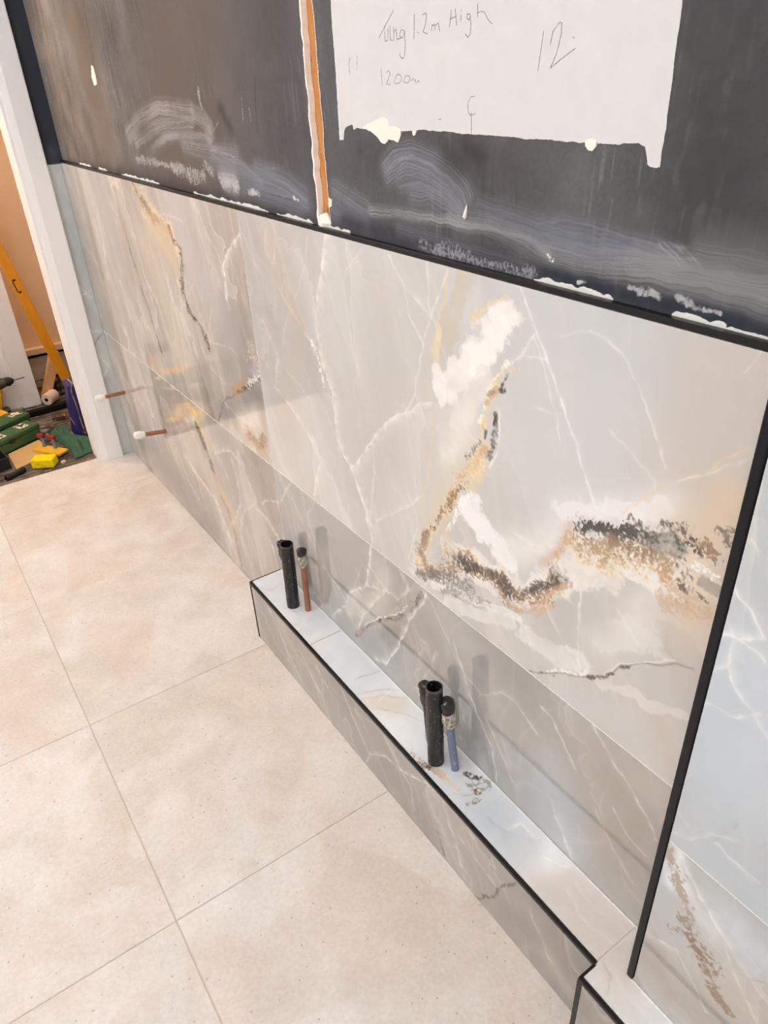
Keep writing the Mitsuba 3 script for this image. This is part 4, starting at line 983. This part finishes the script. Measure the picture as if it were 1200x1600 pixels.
def pine(p, n, uv): return mix(mi.Color3f(*lin((186, 138, 92))), mi.Color3f(*lin((220, 178, 130))), fbm(p.y * 90, p.z * 10, 2. + p.x * 40))
mat('pine', proc(pine), rough=.6)
pk0, pk1 = np.array((-4.125, -.170, HZ + .012)), np.array((-4.125, -.060, .235)); dk = pk1 - pk0; ak = math.atan2(dk[1], dk[2])
m = box(-.018, .018, -.024, .024, 0, np.linalg.norm(dk), .002); m.apply_transform(trimesh.transformations.rotation_matrix(-ak, [1, 0, 0])); m.apply_translation(pk0)
thing('timber_offcut', 'pale pine batten leaning behind the yellow level', 'wood', mesh=m, bsdf='pine')
mat('paper', (226, 206, 190), .8)
pr_ = thing('paper_roll', 'white paper roll lying on the hall floor by the dark basket', 'roll')
ra0, ra1 = np.array((-4.04, -.181, HZ + .0315)), np.array((-4.095, -.128, HZ + .0315)); Lr = np.linalg.norm(ra1 - ra0)
part(pr_, 'sheet', lathe([(.010, 0), (.030, 0), (.031, .002), (.031, Lr), (.010, Lr)], ra0, ra1, 28), 'paper', 35)
part(pr_, 'core', lathe([(.006, 0), (.010, 0), (.010, Lr), (.006, Lr)], ra0 + (.0005, -.0005, 0), ra1, 20), 'dark_plastic', 35)
# basket
bk = thing('wire_basket', 'small dark wire basket behind the blue bag', 'basket')
bx0, bx1, by0, by1, bz1 = -4.235, -4.155, -.125, -.035, .098
for z in (HZ + .004, HZ + .04, HZ + .075, bz1):
    part(bk, 'hoop', path_tube([(bx0, by0, z), (bx1, by0, z), (bx1, by1, z), (bx0, by1, z), (bx0, by0, z)], .004 if z > .09 else .0028), 'dark_plastic')
part(bk, 'base', box(bx0, bx1, by0, by1, HZ, HZ + .004), 'dark_plastic')
for k in range(5):
    y = by0 + (by1 - by0) * k / 4
    part(bk, 'upright', tube((bx1, y, HZ), (bx1, y, bz1), .0028, 8), 'dark_plastic')
    part(bk, 'upright', tube((bx0, y, HZ), (bx0, y, bz1), .0028, 8), 'dark_plastic')
mat('rust_tin', proc(lambda p, n, uv: mix(mi.Color3f(*lin((84, 56, 42))), mi.Color3f(*lin((170, 140, 122))), smoothstep(.4, .7, fbm(p.y * 60, p.z * 60, 3.)))), rough=.6)
tin = thing('tin', 'brown tin sitting inside the dark wire basket', 'tin', mesh=lathe([(0, 0), (.033, 0), (.033, .078), (.030, .082), (.030, .078), (0, .078)], (-4.195, -.080, HZ + .0045), (-4.195, -.080, .1), 28), bsdf='rust_tin', smooth=35)
thing('timber_offcut', 'dark length of timber lying in front of the paper roll', 'wood', mesh=obox((-3.955, -.160, HZ + .014), (.035, .33, .026), .06, .003), bsdf='void_dark')
thing('timber_offcut', 'short brown wood offcut on the boards beside the blue bag', 'wood', mesh=obox((-3.80, -.135, HZ + .011), (.035, .15, .02), -.15, .002), bsdf='rust_tin')
thing('timber_offcut', 'thin wood offcut against the foot of the white door leaf', 'wood', mesh=obox((-4.05, -.345, HZ + .009), (.03, .09, .016), .1, .002), bsdf='hall_boards')

# bag of adhesive: navy sack with a yellow line and disc
bag_rows = [(0, (238, 196, 70), 1.0, 3, 3, '-118,262 -126,256 -133,240 -136,225 -134,195 -133,170 -132,110 -131,60 -128,40'),
            (0, (225, 214, 190), .9, 2, 2, '-169,130 -166,100 -165,82'), (1, (220, 170, 60), 1.0, 6, 6, '-172,112 -168,95 -165,78 -162,66'),
            (1, (236, 190, 60), 1.0, 9, 9, '-108,228 -104,222'), (1, (224, 216, 205), .9, 6, 6, '-112,196 -100,190'), (0, (240, 190, 40), 1.0, 9, 9, '-128,20 -127,18')]
def bag_base(u, v, p): return mi.Color3f(*lin((40, 34, 104))) * (.85 + .3 * fbm(u * 30, v * 30, 1.))
mat('bag_print', proc(painter(bag_base, bag_rows, left_uv, 1.0, .2)), rough=.4)
bm = box(-3.585, -3.475, -.168, .06, HZ, .262, .012)
v, f = trimesh.remesh.subdivide_to_size(bm.vertices, bm.faces, .014); bm = trimesh.Trimesh(v, f)
bm.vertices[:, 1] += np.where(bm.vertices[:, 1] < -.05, 1, 0) * .022 * (np.maximum(bm.vertices[:, 2], 0) / .26) ** 1.2
bm.vertices += .012 * (np.stack([meshkit.fbm(bm.vertices * 14 + k * 9, 3, k) for k in range(3)], -1) - .5) * np.clip((bm.vertices[:, 2:3] - HZ) * 20, 0, 1)
thing('adhesive_bag', 'navy bag with a yellow line standing against the door frame in the hall', 'bag', mesh=bm, bsdf='bag_print', smooth=40)

# drill, half out of view
mat('drill_yellow', (214, 160, 40), .45)
dl = thing('power_drill', 'dark cordless drill with a long bit standing before the white door leaf', 'drill')
dx = -4.0
part(dl, 'body', lathe([(0, 0), (.026, .004), (.032, .03), (.032, .10), (.027, .135), (.022, .15), (0, .15)], (dx, -.50, .168), (dx, -.345, .172), 24), 'dull_metal', 40)
part(dl, 'chuck', lathe([(0, 0), (.022, 0), (.023, .02), (.015, .034), (.009, .042), (0, .042)], (dx, -.350, .172), (dx, -.30, .173), 20), 'dark_plastic', 35)
part(dl, 'bit', lathe([(0, 0), (.0042, 0), (.0042, .052), (0, .062)], (dx, -.312, .173), (dx, -.24, .177), 10), 'grey_plastic', 35)
part(dl, 'grip', obox((dx, -.405, .095), (.034, .042, .11), 0, .008, (-.25, [1, 0, 0])), 'drill_yellow')
part(dl, 'battery', obox((dx, -.42, .0135), (.06, .11, .055), 0, .008), 'dark_plastic')

# boxes, board, float, cloth, sponge
mat('green_plastic', proc(lambda p, n, uv: mi.Color3f(*lin((62, 96, 58))) * (.8 + .4 * fbm(p.x * 25, p.y * 25, p.z * 25))), rough=.45)
mat('label_print', proc(lambda p, n, uv: mix(mi.Color3f(*lin((226, 220, 200))), mi.Color3f(*lin((84, 80, 60))), smoothstep(.5, .56, noise(p.x * 110, p.y * 110, 3.)))), rough=.6)
mat('box_orange', (236, 176, 54), .6)
mat('tan_board', proc(lambda p, n, uv: mi.Color3f(*lin((206, 170, 116))) * (.94 + .12 * fbm(p.x * 30, p.y * 30, 2.))), rough=.8)
mat('red_grip', (150, 40, 46), .4)
mat('float_yellow', (236, 184, 48), .5)
mat('sponge_yellow', proc(lambda p, n, uv: mi.Color3f(*lin((246, 218, 32))) * (.85 + .25 * smoothstep(.25, .5, fbm(p.x * 160, p.y * 160, p.z * 160)))), rough=.9, spec=.1)
mat('green_cloth', proc(lambda p, n, uv: mi.Color3f(*lin((74, 108, 88))) * (.8 + .4 * fbm(p.x * 200, p.y * 200, p.z * 200))), rough=.9, spec=.1)
def case(x, y, L, w, h, rz, z0, label, lab):
    k = thing('tool_case', label, 'box')
    part(k, 'tray', obox((x, y, z0 + h * .32), (L, w, h * .64), rz, .006), 'green_plastic')
    part(k, 'lid', obox((x, y, z0 + h * .82), (L * 1.02, w * 1.04, h * .34), rz, .006), 'green_plastic')
    c, s_ = math.cos(rz), math.sin(rz)
    for o in lab:
        part(k, 'sticker', obox((x + c * o, y + s_ * o, z0 + h * .99 + .0008), (L * .16, w * .6, .0016), rz), 'label_print')
    part(k, 'latch', obox((x + s_ * w * .53, y - c * w * .53, z0 + h * .66), (.03, .006, .02), rz, .002), 'dark_plastic')
ra = math.radians(118)
case(-3.605, -.460, .32, .095, .075, ra, HZ, 'green plastic tool case with pale stickers, nearer of the two', (.10, -.03))
case(-3.745, -.480, .34, .095, .085, ra, HZ, 'green plastic tool case with a pale sticker, farther of the two', (.12,))
thing('carton', 'orange-yellow cardboard carton behind the green cases', 'box', mesh=obox((-3.885, -.475, HZ + .04), (.10, .15, .08), .35, .002), bsdf='box_orange')
bc = thing('black_crate', 'black plastic crate in front of the green cases', 'box')
part(bc, 'base', obox((-3.420, -.532, HZ + .003), (.10, .08, .006), .1, .001), 'dark_plastic')
for ox_, oy_, sx_, sy_ in ((.047, 0, .006, .08), (-.047, 0, .006, .08), (0, .037, .088, .006), (0, -.037, .088, .006)):
    part(bc, 'side', obox((-3.420 + ox_ - .1 * oy_, -.532 + oy_ + .1 * ox_, HZ + .006 + .025), (sx_, sy_, .05), .1, .001), 'dark_plastic')
hb = [(-3.535, -.474), (-3.345, -.474), (-3.420, -.300), (-3.608, -.322)]
mb_ = trimesh.creation.extrude_polygon(Polygon(hb), .006, engine='earcut'); mb_.apply_translation((.006, 0, HZ + .0005))
thing('hardboard_sheet', 'tan hardboard sheet lying flat under the yellow float', 'board', mesh=mb_, bsdf='tan_board')
fl = thing('plastering_float', 'yellow plastering float with red grips on the hardboard', 'trowel')
fz = HZ + .0068; fc = np.array((-3.425, -.305)); fr = math.radians(33)
part(fl, 'plate', obox((fc[0], fc[1], fz + .006), (.165, .06, .012), fr, .002), 'float_yellow')
for sgn_ in (-1, 1):
    qx, qy = fc[0] + .034 * sgn_ * math.cos(fr) - .02, fc[1] + .034 * sgn_ * math.sin(fr) + .005
    part(fl, 'post', tube((qx, qy, fz + .012), (qx - .012, qy, fz + .055), .008, 14), 'grey_plastic', 35)
    part(fl, 'grip', lathe([(0, 0), (.010, .003), (.012, .012), (.010, .034), (0, .038)], (qx - .030, qy - .014, fz + .060), (qx + .006, qy + .016, fz + .064), 18), 'red_grip', 40)
# cloth: a crumpled heap
n_ = 60; gx, gy = np.meshgrid(np.linspace(-1, 1, n_), np.linspace(-1, 1, n_), indexing='ij')
rr = np.sqrt(gx ** 2 + gy ** 2); q3 = np.stack([gx * 1.6, gy * 1.6, gx * 0], -1)
fold = meshkit.fbm(q3, 3, 11); ridge = 1 - np.abs(2 * meshkit.fbm(q3 * 1.3 + 5, 2, 17) - 1)
ht = np.clip(1.05 - np.maximum(np.abs(gx), np.abs(gy)) ** 3, 0, 1) * (.016 + .075 * fold * ridge) + .003
Xc = -3.475 + .185 * gx + .03 * (fold - .5) - .012 * gy
front = np.clip((Xc + 3.462) / .05, 0, 1)
yhi, ylo = -.180 + .075 * front, -.262 + .030 * np.clip((Xc + 3.56) / .1, 0, 1) + .022 * (fold - .5)
Yc = ylo + (yhi - ylo) * (gy + 1) / 2
def sheet(X, Y, Z, th):
    nn = X.shape[0]; vt = np.stack([X, Y, Z + th], -1).reshape(-1, 3); vb = np.stack([X, Y, Z], -1).reshape(-1, 3)
    i, k = np.meshgrid(np.arange(nn - 1), np.arange(nn - 1), indexing='ij'); a = (i * nn + k).ravel()
    ft = np.vstack([np.stack([a, a + nn, a + nn + 1], -1), np.stack([a, a + nn + 1, a + 1], -1)])
    o = nn * nn; r = list(range(nn)); loop = [t for t in r] + [t * nn + nn - 1 for t in r[1:]] + [(nn - 1) * nn + t for t in r[::-1][1:]] + [t * nn for t in r[::-1][1:-1]]
    side = []
    for s0, s1 in zip(loop, loop[1:] + loop[:1]): side += [[s0, s1, s1 + o], [s0, s1 + o, s0 + o]]
    m = trimesh.Trimesh(np.vstack([vt, vb]), np.vstack([ft, ft[:, ::-1] + o, side]), process=False); m.fix_normals(); return m
thing('cleaning_cloth', 'crumpled dark green cloth lying by the foot of the blue bag', 'cloth', mesh=sheet(Xc, Yc, HZ + ht - .002, .003), bsdf='green_cloth', smooth=50)
sp_ = obox((-3.303, -.357, HZ + .0215), (.062, .098, .042), math.radians(-32), .004)
thing('sponge', 'bright yellow sponge block on the edge of the hall floorboards', 'sponge', mesh=crumple(sp_, .0012, 60, 3, .008), bsdf='sponge_yellow', smooth=30)
thing('pipe_offcut', 'short dark pipe offcut lying near the doorway threshold', 'pipe', mesh=lathe([(.009, 0), (.012, 0), (.012, .095), (.009, .095)], (-3.262, -.530, HZ + .012), (-3.305, -.445, HZ + .012), 18), bsdf='dark_plastic', smooth=35)
thing('paper_scrap', 'tiny pale paper scrap beside the yellow sponge', 'paper', mesh=crumple(obox((-3.275, -.285, HZ + .006), (.012, .02, .010), .4), .002, 90, 5, .004), bsdf='paper')
